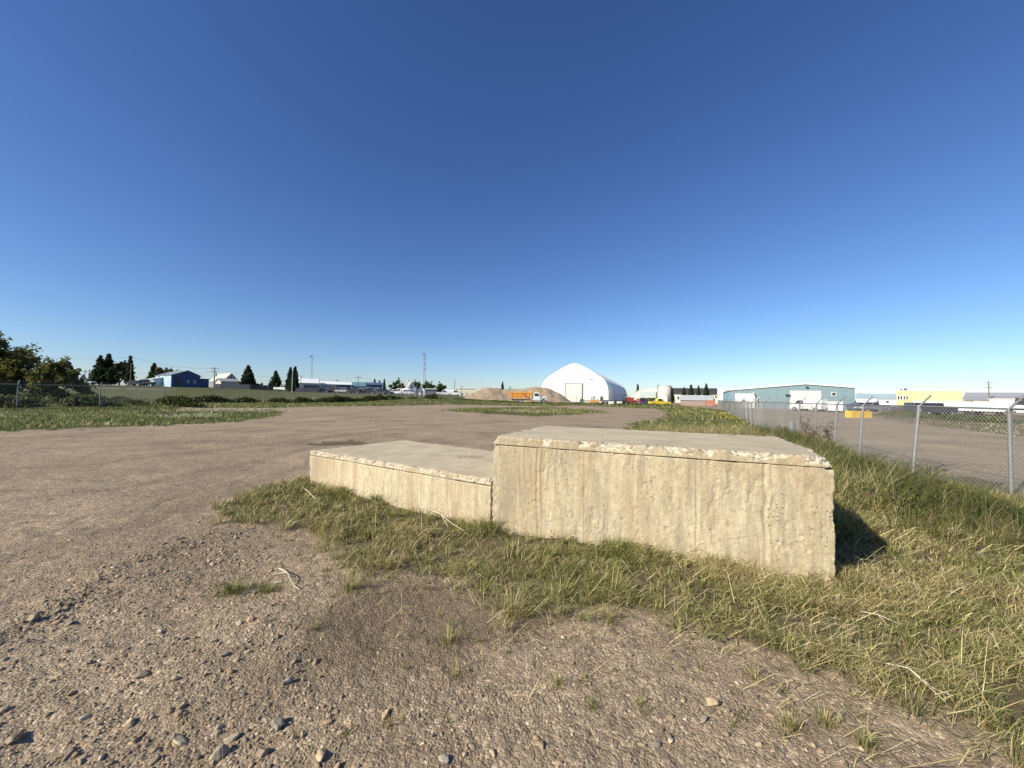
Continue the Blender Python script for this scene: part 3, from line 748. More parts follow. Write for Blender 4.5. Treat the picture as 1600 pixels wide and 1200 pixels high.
def build_stones():
    spec = [  # px, py, radius, colour, label
        (198, 1135, .031, (0.62, 0.53, 0.40), "pale rounded cobble lying alone in the gravel at lower left"),
        (278, 1163, .034, (0.55, 0.50, 0.42), "long pale angular stone near the bottom edge of the lot"),
        (432, 1137, .040, (0.30, 0.31, 0.28), "greenish grey cobble with a broad black shadow at bottom centre left"),
        (448, 1070, .034, (0.40, 0.39, 0.36), "grey angular stone standing proud just above the greenish cobble"),
        (283, 1118, .026, (0.33, 0.29, 0.24), "tilted brown grey stone between the two pale cobbles at lower left"),
        (222, 1057, .034, (0.30, 0.26, 0.22), "dark flat stone with sharp shadow in the middle of the coarse gravel"),
        (334, 1005, .022, (0.58, 0.53, 0.45), "small pale cream stone with a shadow to its right below the dark weed"),
        (350, 1030, .026, (0.40, 0.36, 0.31), "rounded brown stone just below the small cream stone"),
        (108, 975, .034, (0.24, 0.23, 0.22), "dark grey stone on the gravel ridge above the left stones"),
        (50, 973, .036, (0.34, 0.31, 0.26), "largest stone lodged in the gravel ridge at far left"),
        (20, 1160, .037, (0.30, 0.27, 0.23), "dark brown stone in the lower left corner of the lot"),
        (108, 1186, .038, (0.23, 0.21, 0.20), "dark stone cut by long shadow near the bottom left corner"),
        (392, 972, .032, (0.56, 0.42, 0.32), "pinkish stone in the cluster beside the weed patch"),
        (374, 978, .030, (0.50, 0.46, 0.38), "pale buff stone leaning on the pinkish one"),
        (436, 912, .034, (0.46, 0.45, 0.42), "smooth light grey cobble beside the bleached stalk"),
        (500, 1180, .031, (0.55, 0.47, 0.36), "buff stone at the bottom edge left of centre"),
        (410, 1175, .028, (0.33, 0.27, 0.24), "reddish brown rounded stone at the bottom edge"),
        (602, 1117, .026, (0.60, 0.49, 0.34), "tan stone broken open, lying by a dead leaf at bottom centre"),
        (693, 1187, .022, (0.47, 0.46, 0.42), "small grey pebble at the bottom edge near the centre"),
        (1112, 1101, .028, (0.50, 0.42, 0.32), "flat tan stone in the dirt at lower right of centre"),
        (1100, 1125, .028, (0.33, 0.31, 0.27), "grey half-buried stone just below the flat tan stone"),
        (880, 993, .020, (0.72, 0.68, 0.58), "white pebble on bare dirt in front of the dry grass"),
        (1048, 1153, .018, (0.74, 0.68, 0.58), "white pebble on bare dirt at the bottom right of centre"),
        (838, 1161, .022, (0.38, 0.33, 0.26), "half buried brown stone at the bottom centre"),
        (345, 1180, .034, (0.36, 0.33, 0.29), "stone in a tight heap of cobbles on the bottom edge"),
        (365, 1155, .028, (0.52, 0.49, 0.43), "light stone at the top of the heap of cobbles on the bottom edge"),
        (38, 815, .030, (0.27, 0.24, 0.21), "dark clod-like stone alone on the smooth lot at left"),
    ]
    for i, (px, py, r, c, lab) in enumerate(spec):
        x, y = G(px, py); P = np.array([[0, 0, 0.0]])
        v, f, _ = rocks(ICO3, P, np.array([r]), 100 + i)
        v = v + (fbm3(v[:, 0] * 60 + i, v[:, 1] * 60, v[:, 2] * 60, 8, 2)[:, None] - 0.5) * v * 0.18
        o = np_mesh("stone", v, f, STONE, color=np.tile(c, (len(v), 1)) * np.array([0.9, 0.8, 0.64]))
        o.location = (x, y, float(hgt(np.array([x]), np.array([y]))[0]) + r * 0.12)
        tag(o, lab, "stone", "loose stones on the dirt lot")
build_stones()

# ------------------------------------------------------------------ grass
GREEN = np.array([(0.145, 0.19, 0.035), (0.21, 0.245, 0.06), (0.10, 0.135, 0.03)])
OLIVE = np.array([(0.31, 0.30, 0.09), (0.40, 0.365, 0.125), (0.23, 0.215, 0.07)])
STRAW = np.array([(0.60, 0.50, 0.24), (0.72, 0.62, 0.34), (0.46, 0.37, 0.17), (0.34, 0.25, 0.12)])
LEAF = attr_mat("grass_blades", 0.6, 0.30)
class Blades:
    def __init__(s): s.V = []; s.L = []; s.T = []; s.C = []; s.off = 0
    def add(s, x, y, z, h, w, az, lean, col, g, droop=0.35, facing=None):
        n = len(x)
        if n == 0: return
        d = np.stack((np.cos(az), np.sin(az), np.zeros(n)), -1)
        fa = az + math.pi / 2 + g.uniform(-0.9, 0.9, n)
        wv = np.stack((np.cos(fa), np.sin(fa), g.uniform(-0.3, 0.3, n)), -1) * (w / 2)[:, None]
        b = np.stack((x, y, z), -1)
        l1 = lean * 0.6; l2 = np.minimum(lean + droop, 1.75)
        m = b + d * (h * 0.5 * np.sin(l1))[:, None]; m[:, 2] += h * 0.5 * np.cos(l1)
        t = m + d * (h * 0.5 * np.sin(l2))[:, None]; t[:, 2] += h * 0.5 * np.cos(l2)
        t[:, 2] = np.maximum(t[:, 2], b[:, 2] + 0.004)
        V = np.stack((b - wv, b + wv, m - wv * 0.8, m + wv * 0.8, t), 1)
        k = np.arange(n)[:, None] * 5 + s.off
        s.L.append((k + np.array([[0, 1, 3, 2, 2, 3, 4]])).ravel())
        s.T.append(np.tile([4, 3], n)); s.V.append(V.reshape(-1, 3)); s.C.append(np.repeat(col, 5, axis=0)); s.off += n * 5
    def build(s, name, mat, parent=None, origin=None):
        V = np.vstack(s.V)
        if origin is not None: V = V - np.array(origin)
        return np_mesh(name, V, flat_loops=np.concatenate(s.L), totals=np.concatenate(s.T), mat=mat, color=np.vstack(s.C), parent=parent)
def mixcol(n, wts, g):
    pal = np.vstack((GREEN, OLIVE, STRAW)); w = np.repeat(np.array(wts, float) / [3, 3, 4], [3, 3, 4])
    if np.ndim(wts[0]) == 0:
        idx = g.choice(10, n, p=w / w.sum())
    return pal[idx] * g.uniform(0.75, 1.25, (n, 1))
def palcol(fs, fg, g):
    """fs: straw share, fg: green share, per blade"""
    n = len(fs); u = g.random(n)
    i = np.where(u < fs, 6 + g.integers(0, 4, n), np.where(u < fs + fg, g.integers(0, 3, n), 3 + g.integers(0, 3, n)))
    return np.vstack((GREEN, OLIVE, STRAW))[i] * g.uniform(0.72, 1.25, (n, 1))
P_TALL = [(3.25, 4.4), (3.9, 5.6), (3.4, 7.4), (2.4, 9.2), (3.4, 12), (5.2, 15), (11.9, 16), (9.2, 9.3), (9.6, 4.6), (7.6, 3.9), (5.7, 4.05), (4.8, 4.55)]
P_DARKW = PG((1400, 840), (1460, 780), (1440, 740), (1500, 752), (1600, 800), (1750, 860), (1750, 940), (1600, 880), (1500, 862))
def near_grass():
    g = np.random.default_rng(5); B = Blades()
    # matted growth
    n = 700000
    x, y = polar(n, 1.25, 11.5, 68, g, 1)
    r = np.hypot(x, y)
    m = (green_mask(x, y) > 0) & outside_blocks(x, y) & (y < 12.5) & (x > -4.8)
    cl = fbm(x * 2.6, y * 2.6, 70, 3); cl2 = fbm(x * 9, y * 9, 72, 2)
    left = sstep(-0.6, 0.6, -x); left0 = left; near0 = np.exp(-(segdist(x, y, [SLBP[0], SLBP[1]]) / 0.55) ** 2)
    dens = np.clip(0.34 - 0.26 * left0 * (1 - near0) + 3.4 * (cl - 0.46) + 1.6 * (cl2 - 0.5) - 0.12 * left0, 0.05, 1)
    # thin out to the ragged edge of the bare dirt
    e = segdist(x, y, P_FORE[-17:]); dens *= np.clip(0.10 + e / 0.45, 0.1, 1)
    m &= g.random(n) < dens
    x, y, cl, cl2, left, e = x[m], y[m], cl[m], cl2[m], left[m], e[m]; n = len(x); r = np.hypot(x, y)
    tallz = inpoly(x, y, P_TALL); dk = inpoly(x, y, P_DARKW)
    s1 = fbm(x * 1.1, y * 1.1, 75, 3)
    near_wall = np.exp(-(segdist(x, y, [BLKP[0], BLKP[1]]) / 0.28) ** 2) + np.exp(-(segdist(x, y, [SLBP[0], SLBP[1]]) / 0.3) ** 2)
    straw = np.clip(0.40 + 1.5 * (s1 - 0.5) + 0.22 * sstep(0.5, 2.5, x) - 0.2 * near_wall + 0.25 * np.exp(-e / 0.15), 0.08, 0.85)
    green = np.clip(0.22 + 1.2 * (0.5 - s1) + 0.30 * near_wall, 0.05, 0.7) * (1 - straw)
    h = g.uniform(0.03, 0.13, n) * (0.25 + 1.6 * sstep(0.3, 0.7, cl)) * (1 + 0.35 * near_wall)
    h = h * 0.85; h = np.where(tallz, h * (1 + g.uniform(0.4, 1.6, n) * sstep(0.2, 1.8, FX(y) - x)), h)
    w = np.clip(0.0010 + 0.0008 * r, 0.0018, 0.0075) * g.uniform(0.6, 1.35, n)
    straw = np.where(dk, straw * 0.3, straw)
    # mown and matted: most blades lie over, wind-combed to the lower right
    lean = np.where(g.random(n) < 0.62, g.uniform(1.0, 1.55, n), g.uniform(0.2, 1.0, n)); lean = np.where(tallz, g.uniform(0.05, 0.7, n), lean)
    az = np.where(g.random(n) < 0.35, -0.75 + g.normal(0, 0.5, n), g.uniform(0, 6.283, n))
    z = hgt(x, y) + 0.012 + np.where(lean > 0.9, g.uniform(0, 0.05, n) * (0.4 + cl), 0)
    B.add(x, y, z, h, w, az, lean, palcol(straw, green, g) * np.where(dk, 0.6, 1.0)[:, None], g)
    # second layer of upright tufts
    k = 3600; tx, ty = polar(k, 1.6, 12, 68, g, 1)
    mm = (green_mask(tx, ty) > 0) & outside_blocks(tx, ty) & (tx > -4.8); tx, ty = tx[mm], ty[mm]
    for a, b in zip(tx, ty):
        q = int(g.integers(18, 46)); rr = abs(g.normal(0, 0.035, q)); th = g.uniform(0, 6.283, q)
        X = a + rr * np.cos(th); Y = b + rr * np.sin(th); big = 1.6 if inpoly(np.array([a]), np.array([b]), P_TALL)[0] else 1.0
        hh = g.uniform(0.07, 0.19) * big * g.uniform(0.5, 1.15, q)
        fs = float(np.clip(g.normal(0.3, 0.25), 0.03, 0.95)); dd = math.hypot(a, b)
        B.add(X, Y, hgt(X, Y), hh, np.clip(0.0012 + 0.0007 * dd, 0.0018, 0.007) * g.uniform(0.7, 1.3, q), th + g.normal(0, 0.4, q), g.uniform(0.1, 0.8, q), palcol(np.full(q, fs), np.full(q, 0.45 * (1 - fs)), g), g)
    # stunted tufts creeping out onto the bare dirt
    k = 5200; tx, ty = polar(k, 1.5, 7, 66, g, 1); e2 = segdist(tx, ty, P_FORE[-17:])
    mm = (green_mask(tx, ty) == 0) & (tx > -2.6) & (ty < 7) & outside_blocks(tx, ty) & (g.random(k) < 0.42 * np.exp(-e2 / 0.33)); tx, ty = tx[mm], ty[mm]
    for a, b in zip(tx, ty):
        q = int(g.integers(5, 26)); rr = abs(g.normal(0, 0.022, q)); th = g.uniform(0, 6.283, q); X = a + rr * np.cos(th); Y = b + rr * np.sin(th)
        B.add(X, Y, hgt(X, Y), g.uniform(0.02, 0.08) * g.uniform(0.4, 1.2, q), np.clip(0.0010 + 0.0007 * math.hypot(a, b), 0.0017, 0.006) * g.uniform(0.7, 1.4, q), th, g.uniform(0.3, 1.3, q), palcol(np.full(q, 0.45), np.full(q, 0.2), g) * 0.85, g)
    # small leafy rosettes (clover, plantain, dandelion) among the grass
    n = 26000; x, y = polar(n, 1.6, 10, 68, g, 1)
    m = (green_mask(x, y) > 0) & outside_blocks(x, y) & (x > -4.8) & (fbm(x * 3.3, y * 3.3, 88, 2) > 0.56); x, y = x[m], y[m]; n = len(x)
    B.add(x, y, hgt(x, y) + g.uniform(0.005, 0.05, n), g.uniform(0.02, 0.045, n), g.uniform(0.010, 0.022, n), g.uniform(0, 6.283, n), g.uniform(0.6, 1.4, n), GREEN[g.integers(0, 3, n)] * g.uniform(0.7, 1.1, (n, 1)), g)
    tag(B.build("grass", LEAF), "matted half-dry grass and weeds growing around the concrete blocks", "grass", kind="stuff")

    # cut straw and long bleached stalks lying on top
    S = Blades(); n = 24000
    x, y = polar(n, 1.4, 9.5, 66, g, 1)
    gm = green_mask(x, y) > 0
    e = segdist(x, y, P_FORE[-17:])
    keep = outside_blocks(x, y) & (gm & (g.random(n) < 0.32 + 0.4 * sstep(0.42, 0.6, fbm(x * 1.3, y * 1.3, 78, 2))) | (~gm & (g.random(n) < 0.34 * np.exp(-e / 0.45)) & (x > -2.4)))
    x, y = x[keep], y[keep]; n = len(x)
    L = g.uniform(0.06, 0.30, n) * np.where(g.random(n) < 0.12, 1.8, 1); 
    az = np.where(g.random(n) < 0.6, -0.55 + g.normal(0, 0.35, n), g.uniform(0, 6.283, n))
    zt = hgt(x, y) + np.where(green_mask(x, y) > 0, g.uniform(0.02, 0.10, n), 0.004)
    S.add(x, y, zt, L, np.clip(0.0008 + 0.0007 * np.hypot(x, y), 0.0016, 0.006), az, g.uniform(1.35, 1.56, n), STRAW[g.integers(0, 3, n)] * g.uniform(0.9, 1.35, (n, 1)), g, droop=0.1)
    tag(S.build("straw", LEAF), "bleached cut stalks and straw lying over the grass and dirt", "straw", kind="stuff")
near_grass()

def loose_tufts():
    """single weeds on the bare dirt; each is its own plant"""
    g = np.random.default_rng(19)
    spec = [ # px,py,height,spread,blades,straw,green, label
        (360, 925, .10, .16, 420, .03, .8, "low dark green mat-forming weed on the gravel left of the grass"),
        (415, 925, .08, .11, 260, .05, .7, "small dark weed between the bleached stalk and the mat-forming weed"),
        (545, 925, .17, .13, 240, .30, .4, "bushy olive weed at the edge of the damp hollow"),
        (492, 985, .07, .05, 70, .15, .4, "small grey green tuft alone on gravel below the bushy olive weed"),
        (635, 1045, .05, .04, 50, .3, .5, "tiny spiky tuft on dirt right under the damp hollow"),
        (700, 1000, .13, .12, 150, .55, .2, "sparse dry yellow weed on dirt right of the damp hollow"),
        (800, 965, .26, .13, 260, .65, .15, "reddish dry weed clump standing at the dirt edge of the grass"),
        (710, 1055, .08, .07, 90, .4, .3, "grey tuft with black shadow on dirt left of centre"),
        (870, 1070, .13, .05, 60, .55, .3, "thin upright grass tuft on dirt near the bottom centre"),
        (700, 1125, .06, .03, 20, .1, .6, "thin dark seedling on dirt at bottom centre"),
        (950, 975, .13, .05, 90, .5, .35, "yellow upright tuft casting shadow at the centre dirt edge"),
        (1000, 1100, .06, .05, 50, .3, .35, "flat tuft on the dirt left of the flat tan stone"),
        (925, 1105, .06, .04, 60, .2, .2, "dark withered tuft at lower centre"),
        (1180, 1060, .08, .07, 90, .4, .4, "first tuft beyond the grass edge at lower right"),
        (1235, 1140, .09, .08, 140, .45, .3, "dense dry tuft near the bottom at right"),
        (1290, 1130, .09, .08, 130, .45, .3, "round dry tuft immediately right of the dense dry tuft"),
        (1350, 1165, .09, .08, 130, .4, .4, "greenish tuft by the bottom right corner of dirt"),
        (610, 1130, .05, .08, 80, .3, .1, "dead brown leafy weed beside the broken tan stone"),
        (540, 1145, .04, .06, 60, .1, .3, "flat dark weed left of the dead brown one"),
        (1145, 1135, .05, .03, 30, .2, .3, "sparse seedling right of the half-buried grey stone"),
    ]
    for px, py, h, s, n, fs, fg, lab in spec:
        x, y = G(px, py); z = float(hgt(np.array([x]), np.array([y]))[0])
        B = Blades(); rr = np.abs(g.normal(0, s * 0.5, n)); th = g.uniform(0, 6.283, n)
        X = x + rr * np.cos(th); Y = y + rr * np.sin(th)
        H = h * g.uniform(0.4, 1.1, n)
        B.add(X, Y, hgt(X, Y), H, np.full(n, 0.0019) * g.uniform(0.7, 1.8, n), th, g.uniform(0.1, 1.0, n), palcol(np.full(n, fs), np.full(n, fg * (1 - fs)), g), g)
        o = B.build("weed_tuft", LEAF, origin=(x, y, z)); o.location = (x, y, z)
        tag(o, lab, "weed", "weeds sprouting from the dirt")
loose_tufts()

def slab_litter():
    g = np.random.default_rng(91)
    for (px, py, z0, n, s, h, lab) in ((728, 714, LT, 120, .16, .035, "thin moss and dead weed in a crack on top of the lower slab"), (942, 673, TOPZ, 26, .07, .02, "small dark scrap of dead weed on the tall block's top")):
        x, y = G(px, py, z0); B = Blades(); X = g.normal(0, s, n); Y = g.normal(0, s * .35, n)
        B.add(X, Y, np.zeros(n) - .001, h * g.uniform(.4, 1.2, n), g.uniform(.002, .006, n), g.uniform(0, 6.28, n), g.uniform(.3, 1.5, n), np.array([(.13, .11, .06)]) * g.uniform(.5, 1.4, (n, 1)), g)
        o = B.build("dead_weed", LEAF); o.location = (x, y, z0); tag(o, lab, "weed")
slab_litter()
def stalks():
    m = attr_mat("bleached_stalk", 0.7)
    specs = [([(435, 893), (448, 905), (458, 920), (467, 932)], 0.005, "forked bleached stalk lying on gravel beside the light grey cobble", [(448, 905), (425, 903)]),
             ([(470, 768), (482, 780), (493, 789)], 0.006, "thick pale broken stem in the grass near the slab's left corner", [(482, 780), (476, 770)]),
             ([(655, 800), (688, 817), (705, 828), (725, 845)], 0.006, "long pale stem lying in the grass before the lower slab", [(688, 817), (700, 834)]),
             ([(1370, 1055), (1420, 1075), (1460, 1100), (1490, 1122)], 0.004, "long straw stems lying together at lower right", [(1420, 1075), (1478, 1122)]),
             ([(1345, 973), (1372, 985), (1405, 993)], 0.0035, "thin pale stalk lying on matted grass right of the tall block", [(1372, 985), (1390, 998)])]
    for pts, r, lab, br in specs:
        o3 = G(*pts[0]); O = Vector((o3[0], o3[1], hg(*o3)))
        b = MB()
        def P(q, k):
            x, y = G(*q); return Vector((x, y, hg(x, y) + 0.03 + 0.03 * (k % 2) + (0.05 if green_mask(np.array([x]), np.array([y]))[0] else 0))) - O
        w = [P(q, k) for k, q in enumerate(pts)]
        for k in range(len(w) - 1): b.tube(w[k], w[k + 1], r * (1 - 0.22 * k), r * (1 - 0.22 * (k + 1)), 6)
        b.tube(P(br[0], 1), P(br[1], 0), r * 0.7, r * 0.3, 5)
        o = b.build("dead_stalk", paint("bleached_wood", (0.62, 0.55, 0.40), 0.8)); o.location = O
        tag(o, lab, "stalk", "bleached stalks lying about")
stalks()

def mid_far_grass():
    g = np.random.default_rng(31)
    def field(name, label, n, r0, r1, hfun, wk, fs, fg, sel, amax=64, pw=0):
        x, y = polar(n, r0, r1, amax, g, pw)
        m = (green_mask(x, y) > 0) & sel(x, y); x, y = x[m], y[m]; n = len(x); r = np.hypot(x, y)
        cl = fbm(x * 0.5, y * 0.5, 120, 3); cl2 = fbm(x * 2, y * 2, 121, 2)
        k = g.random(n) < np.clip(0.5 + 2.2 * (cl - 0.45) + (cl2 - 0.5), 0.12, 1); x, y, r, cl = x[k], y[k], r[k], cl[k]; n = len(x)
        h = hfun(x, y, g) * (0.6 + 0.8 * cl)
        st = np.clip(fs + 1.2 * (fbm(x * 0.35, y * 0.35, 122, 3) - 0.5), 0.02, 0.9)
        B = Blades()
        B.add(x, y, hgt(x, y, False) - 0.02, h, wk * r * g.uniform(0.6, 1.5, n), g.uniform(0, 6.283, n), g.uniform(0.1, 0.9, n), palcol(st, fg * (1 - st), g), g)
        tag(B.build(name, LEAF), label, "grass", kind="stuff")
    field("grass", "green weedy grass along the right-hand fence beyond the tall block", 170000, 9, 60,
          lambda x, y, g: g.uniform(0.06, 0.26, len(x)), 0.0011, 0.18, 0.6, lambda x, y: (x > 1.0) & (y > 8.5) & (x < FX(y) + 1.2))
    field("grass", "lush green grass strip on the left side of the lot, in front of the weathered fence", 170000, 13, 75,
          lambda x, y, g: g.uniform(0.08, 0.30, len(x)) * (1 + 0.6 * np.exp(-(segdist(x, y, [(-60, 24), (-38, 26.5), (-33.5, 37)]) / 2.5) ** 2)), 0.0011, 0.12, 0.72, lambda x, y: (x < -3) & (y < 60))
    field("grass", "thin green grass at the far end of the lot below the white dome", 90000, 38, 100,
          lambda x, y, g: g.uniform(0.08, 0.28, len(x)), 0.0012, 0.14, 0.65, lambda x, y: (x > -45) & (x < 40) & (y > 35) & (y < 97), 45)
    field("grass", "tan dry grass bank across the gravel road on the right", 110000, 18, 60,
          lambda x, y, g: g.uniform(0.04, 0.16, len(x)), 0.0010, 0.62, 0.15, lambda x, y: x > FX(y) + 3, 70)
mid_far_grass()

def tall_weeds_right():
    """the rank growth between the tall block and the fence"""
    g = np.random.default_rng(77); B = Blades()
    n = 150000
    x = g.uniform(2.2, 12.5, n); y = g.uniform(4.2, 17, n)
    m = inpoly(x, y, P_TALL) & outside_blocks(x, y) & (x < FX(y) + 0.35); x, y = x[m], y[m]; n = len(x)
    fd = FX(y) - x; cl = fbm(x * 1.6, y * 1.6, 130, 3)
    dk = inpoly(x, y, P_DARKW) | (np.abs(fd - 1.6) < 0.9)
    keep = g.random(n) < np.clip(0.35 + 2.4 * (cl - 0.42), 0.08, 1); x, y, fd, cl, dk = x[keep], y[keep], fd[keep], cl[keep], dk[keep]; n = len(x)
    edge = sstep(0.0, 0.9, segdist(x, y, P_TALL[-5:] + P_TALL[:1]))
    h = (0.16 + 0.62 * edge) * np.where(y < 10.5, 0.25 + 0.75 * sstep(0.2, 1.9, fd), 0.6 + 0.4 * sstep(0.0, 1.0, fd)) * g.uniform(0.4, 1.1, n) * (0.6 + 0.8 * cl)
    st = np.where(dk, 0.10, np.clip(0.30 + 1.5 * (fbm(x * 0.9, y * 0.9, 131, 2) - 0.5) + 0.3 * sstep(8, 12, y), 0.05, 0.85))
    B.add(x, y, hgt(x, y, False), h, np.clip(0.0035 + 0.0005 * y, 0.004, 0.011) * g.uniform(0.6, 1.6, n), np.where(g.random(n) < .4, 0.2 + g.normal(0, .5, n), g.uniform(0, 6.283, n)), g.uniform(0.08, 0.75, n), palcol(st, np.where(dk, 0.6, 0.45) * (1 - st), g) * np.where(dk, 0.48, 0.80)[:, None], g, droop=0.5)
    # leafy stems
    n = 60000; x = g.uniform(3, 12, n); y = g.uniform(4.6, 15, n)
    m = inpoly(x, y, P_TALL) & outside_blocks(x, y) & (x < FX(y) + 0.2) & (fbm(x * 1.2, y * 1.2, 133, 3) > 0.48); x, y = x[m], y[m]; n = len(x)
    B.add(x, y, hgt(x, y, False) + g.uniform(0.05, 0.5, n) * sstep(0, 0.8, segdist(x, y, P_TALL[-5:] + P_TALL[:1])) * (0.2 + 0.8 * sstep(0.2, 1.9, FX(y) - x)), g.uniform(0.03, 0.07, n), g.uniform(0.012, 0.028, n), g.uniform(0, 6.283, n), g.uniform(0.5, 1.5, n), GREEN[g.integers(0, 3, n)] * g.uniform(0.3, 0.8, (n, 1)), g)
    tag(B.build("weeds", LEAF), "rank knee-high weeds between the tall block and the leaning fence", "weeds", kind="stuff")
tall_weeds_right()
def dark_weed_row(label, line, width, h, n, seed, straw=0.08, shade=0.75, wk=0.0016):
    g = np.random.default_rng(seed); B = Blades()
    seg = [(Vector(a), Vector(b)) for a, b in zip(line, line[1:])]; Ls = [(b - a).length for a, b in seg]; tot = sum(Ls)
    u = g.random(n) * tot; cum = np.concatenate(([0], np.cumsum(Ls)))
    i = np.clip(np.searchsorted(cum, u) - 1, 0, len(seg) - 1); t = (u - cum[i]) / np.array(Ls)[i]
    A = np.array([s[0][:] for s in seg])[i]; Bq = np.array([s[1][:] for s in seg])[i]
    d = (Bq - A) / np.linalg.norm(Bq - A, axis=1)[:, None]; nn = np.stack((-d[:, 1], d[:, 0]), -1)
    off = g.normal(0, 0.5, n) * width
    P = A + (Bq - A) * t[:, None] + nn * off[:, None]; x, y = P[:, 0], P[:, 1]; r = np.hypot(x, y)
    clump = fbm(u * 0.45, off * 0 + seed, 140, 3)
    keep = g.random(n) < np.clip(0.2 + 2.6 * (clump - 0.35), 0.05, 1); x, y, r, clump, off = x[keep], y[keep], r[keep], clump[keep], off[keep]; n = len(x)
    hh = h * (0.25 + 1.2 * clump) * np.exp(-(off / width) ** 2 * 0.7)
    z = hgt(x, y, False) + hh * g.random(n) * 0.8
    B.add(x, y, z, hh * g.uniform(0.2, 0.5, n), wk * r * g.uniform(0.7, 1.8, n), g.uniform(0, 6.283, n), g.uniform(0.1, 1.3, n), palcol(np.full(n, straw), np.full(n, 0.75), g) * shade, g)
    tag(B.build("weeds", LEAF), label, "weeds", kind="stuff")
dark_weed_row("low dark weeds in a long band along the far fence at the edge of the field", [(-58, 43), (-42, 49), (-35, 60), (-28, 79), (-18, 91)], 0.9, 0.95, 45000, 41, shade=0.6)
dark_weed_row("low ragged weeds under the fence in front of the dump truck and dome", [(-17, 91.5), (0, 92.5), (20, 91.5), (40, 92)], 0.7, 0.42, 24000, 44, shade=0.75)
dark_weed_row("dark weed bank under the weathered fence at left", [(-60, 23.5), (-38, 26), (-34.8, 30.5), (-33.5, 36.5), (-30, 38)], 1.0, 0.75, 52000, 42, shade=0.6)
dark_weed_row("dark scrubby weeds on the dry bank across the road", [(XP(1385, 55), 55), (XP(1500, 38), 38), (XP(1600, 33), 33), (XP(1750, 29), 29)], 1.4, 0.6, 22000, 43, straw=0.04, shade=0.6, wk=0.0011)
def flowers():
    g = np.random.default_rng(8); B = Blades()
    for (pts, w, n, cols) in (([G(255, 656), G(300, 654), G(330, 655)], 0.5, 420, [(0.62, 0.58, 0.34), (0.66, 0.62, 0.45)]), ([G(280, 645), G(360, 647), G(425, 646)], 0.7, 520, [(0.60, 0.56, 0.32), (0.66, 0.62, 0.45)]),
                              ([G(1130, 648), G(1150, 655), G(1175, 664)], 0.7, 240, [(0.65, 0.52, 0.08), (0.6, 0.42, 0.05)]), ([G(780, 645), G(860, 646)], 1.2, 350, [(0.5, 0.5, 0.28), (0.6, 0.56, 0.36)]),
                              ([G(2, 655), G(30, 657)], 0.5, 30, [(0.6, 0.6, 0.5)] * 2)):
        i = g.integers(0, len(pts) - 1, n); t = g.random(n); A = np.array(pts)[i]; C = np.array(pts)[i + 1]
        P = A + (C - A) * t[:, None] + g.normal(0, w, (n, 2)); x, y = P[:, 0], P[:, 1]; r = np.hypot(x, y)
        B.add(x, y, hgt(x, y, False) + g.uniform(0.12, 0.3, n), 0.0018 * r, 0.0022 * r, g.uniform(0, 6.28, n), g.uniform(0.6, 1.5, n), np.array(cols)[g.integers(0, 2, n)] * g.uniform(0.7, 1.1, (n, 1)), g)
    tag(B.build("wildflowers", LEAF), "cream and yellow wildflowers speckling the grass strips", "wildflowers", kind="stuff")
flowers()

def dock(px, py, h, seed, label, col=(0.12, 0.08, 0.05)):
    """tall weed with branching brown seed heads"""
    g = np.random.default_rng(seed); x, y = G(px, py, -0.05); z = hg(x, y)
    root = thing("seeding_weed", label, "weed", (x, y, z), 0, "tall seeding weeds by the fence")
    s = MB(); B = Blades()
    for k in range(7):
        a = g.uniform(0, 6.28); top = Vector((math.cos(a) * 0.13, math.sin(a) * 0.13, h * g.uniform(0.65, 1)))
        b0 = Vector((math.cos(a) * 0.03, math.sin(a) * 0.03, 0)); mid = b0.lerp(top, 0.5) + Vector((0, 0, 0.05))
        s.tube(b0, mid, 0.006, 0.005, 5); s.tube(mid, top, 0.005, 0.003, 5)
        for j in range(7):
            q = mid.lerp(top, 0.3 + 0.7 * j / 5); aa = g.uniform(0, 6.28); e = q + Vector((math.cos(aa) * 0.07, math.sin(aa) * 0.07, g.uniform(0.02, 0.08)))
            s.tube(q, e, 0.003, 0.002, 4); n = 24
            P = np.array(e) + g.normal(0, 0.019, (n, 3))
            B.add(P[:, 0], P[:, 1], P[:, 2], g.uniform(0.01, 0.022, n), g.uniform(0.008, 0.016, n), g.uniform(0, 6.28, n), g.uniform(0, 1.5, n), np.tile(col, (n, 1)) * g.uniform(0.6, 1.4, (n, 1)), g)
    s.build("stem", paint("dry_stem", (0.20, 0.14, 0.07), 0.8), root)
    B.build("seed_head", LEAF, root)
dock(1258, 700, 1.02, 1, "tallest brown-headed weed beside the green box at the fence")
dock(1272, 703, 0.80, 2, "brown-headed weed close behind the tallest one at the fence")
dock(1292, 716, 0.98, 3, "brown-headed weed with drooping heads, nearest to us at the fence")
dock(1222, 690, 0.62, 4, "short dark seeding weed over the block's back right corner", (0.07, 0.05, 0.03))
dock(1122, 651, 0.75, 5, "small rusty red weed at the far fence line", (0.42, 0.10, 0.03))

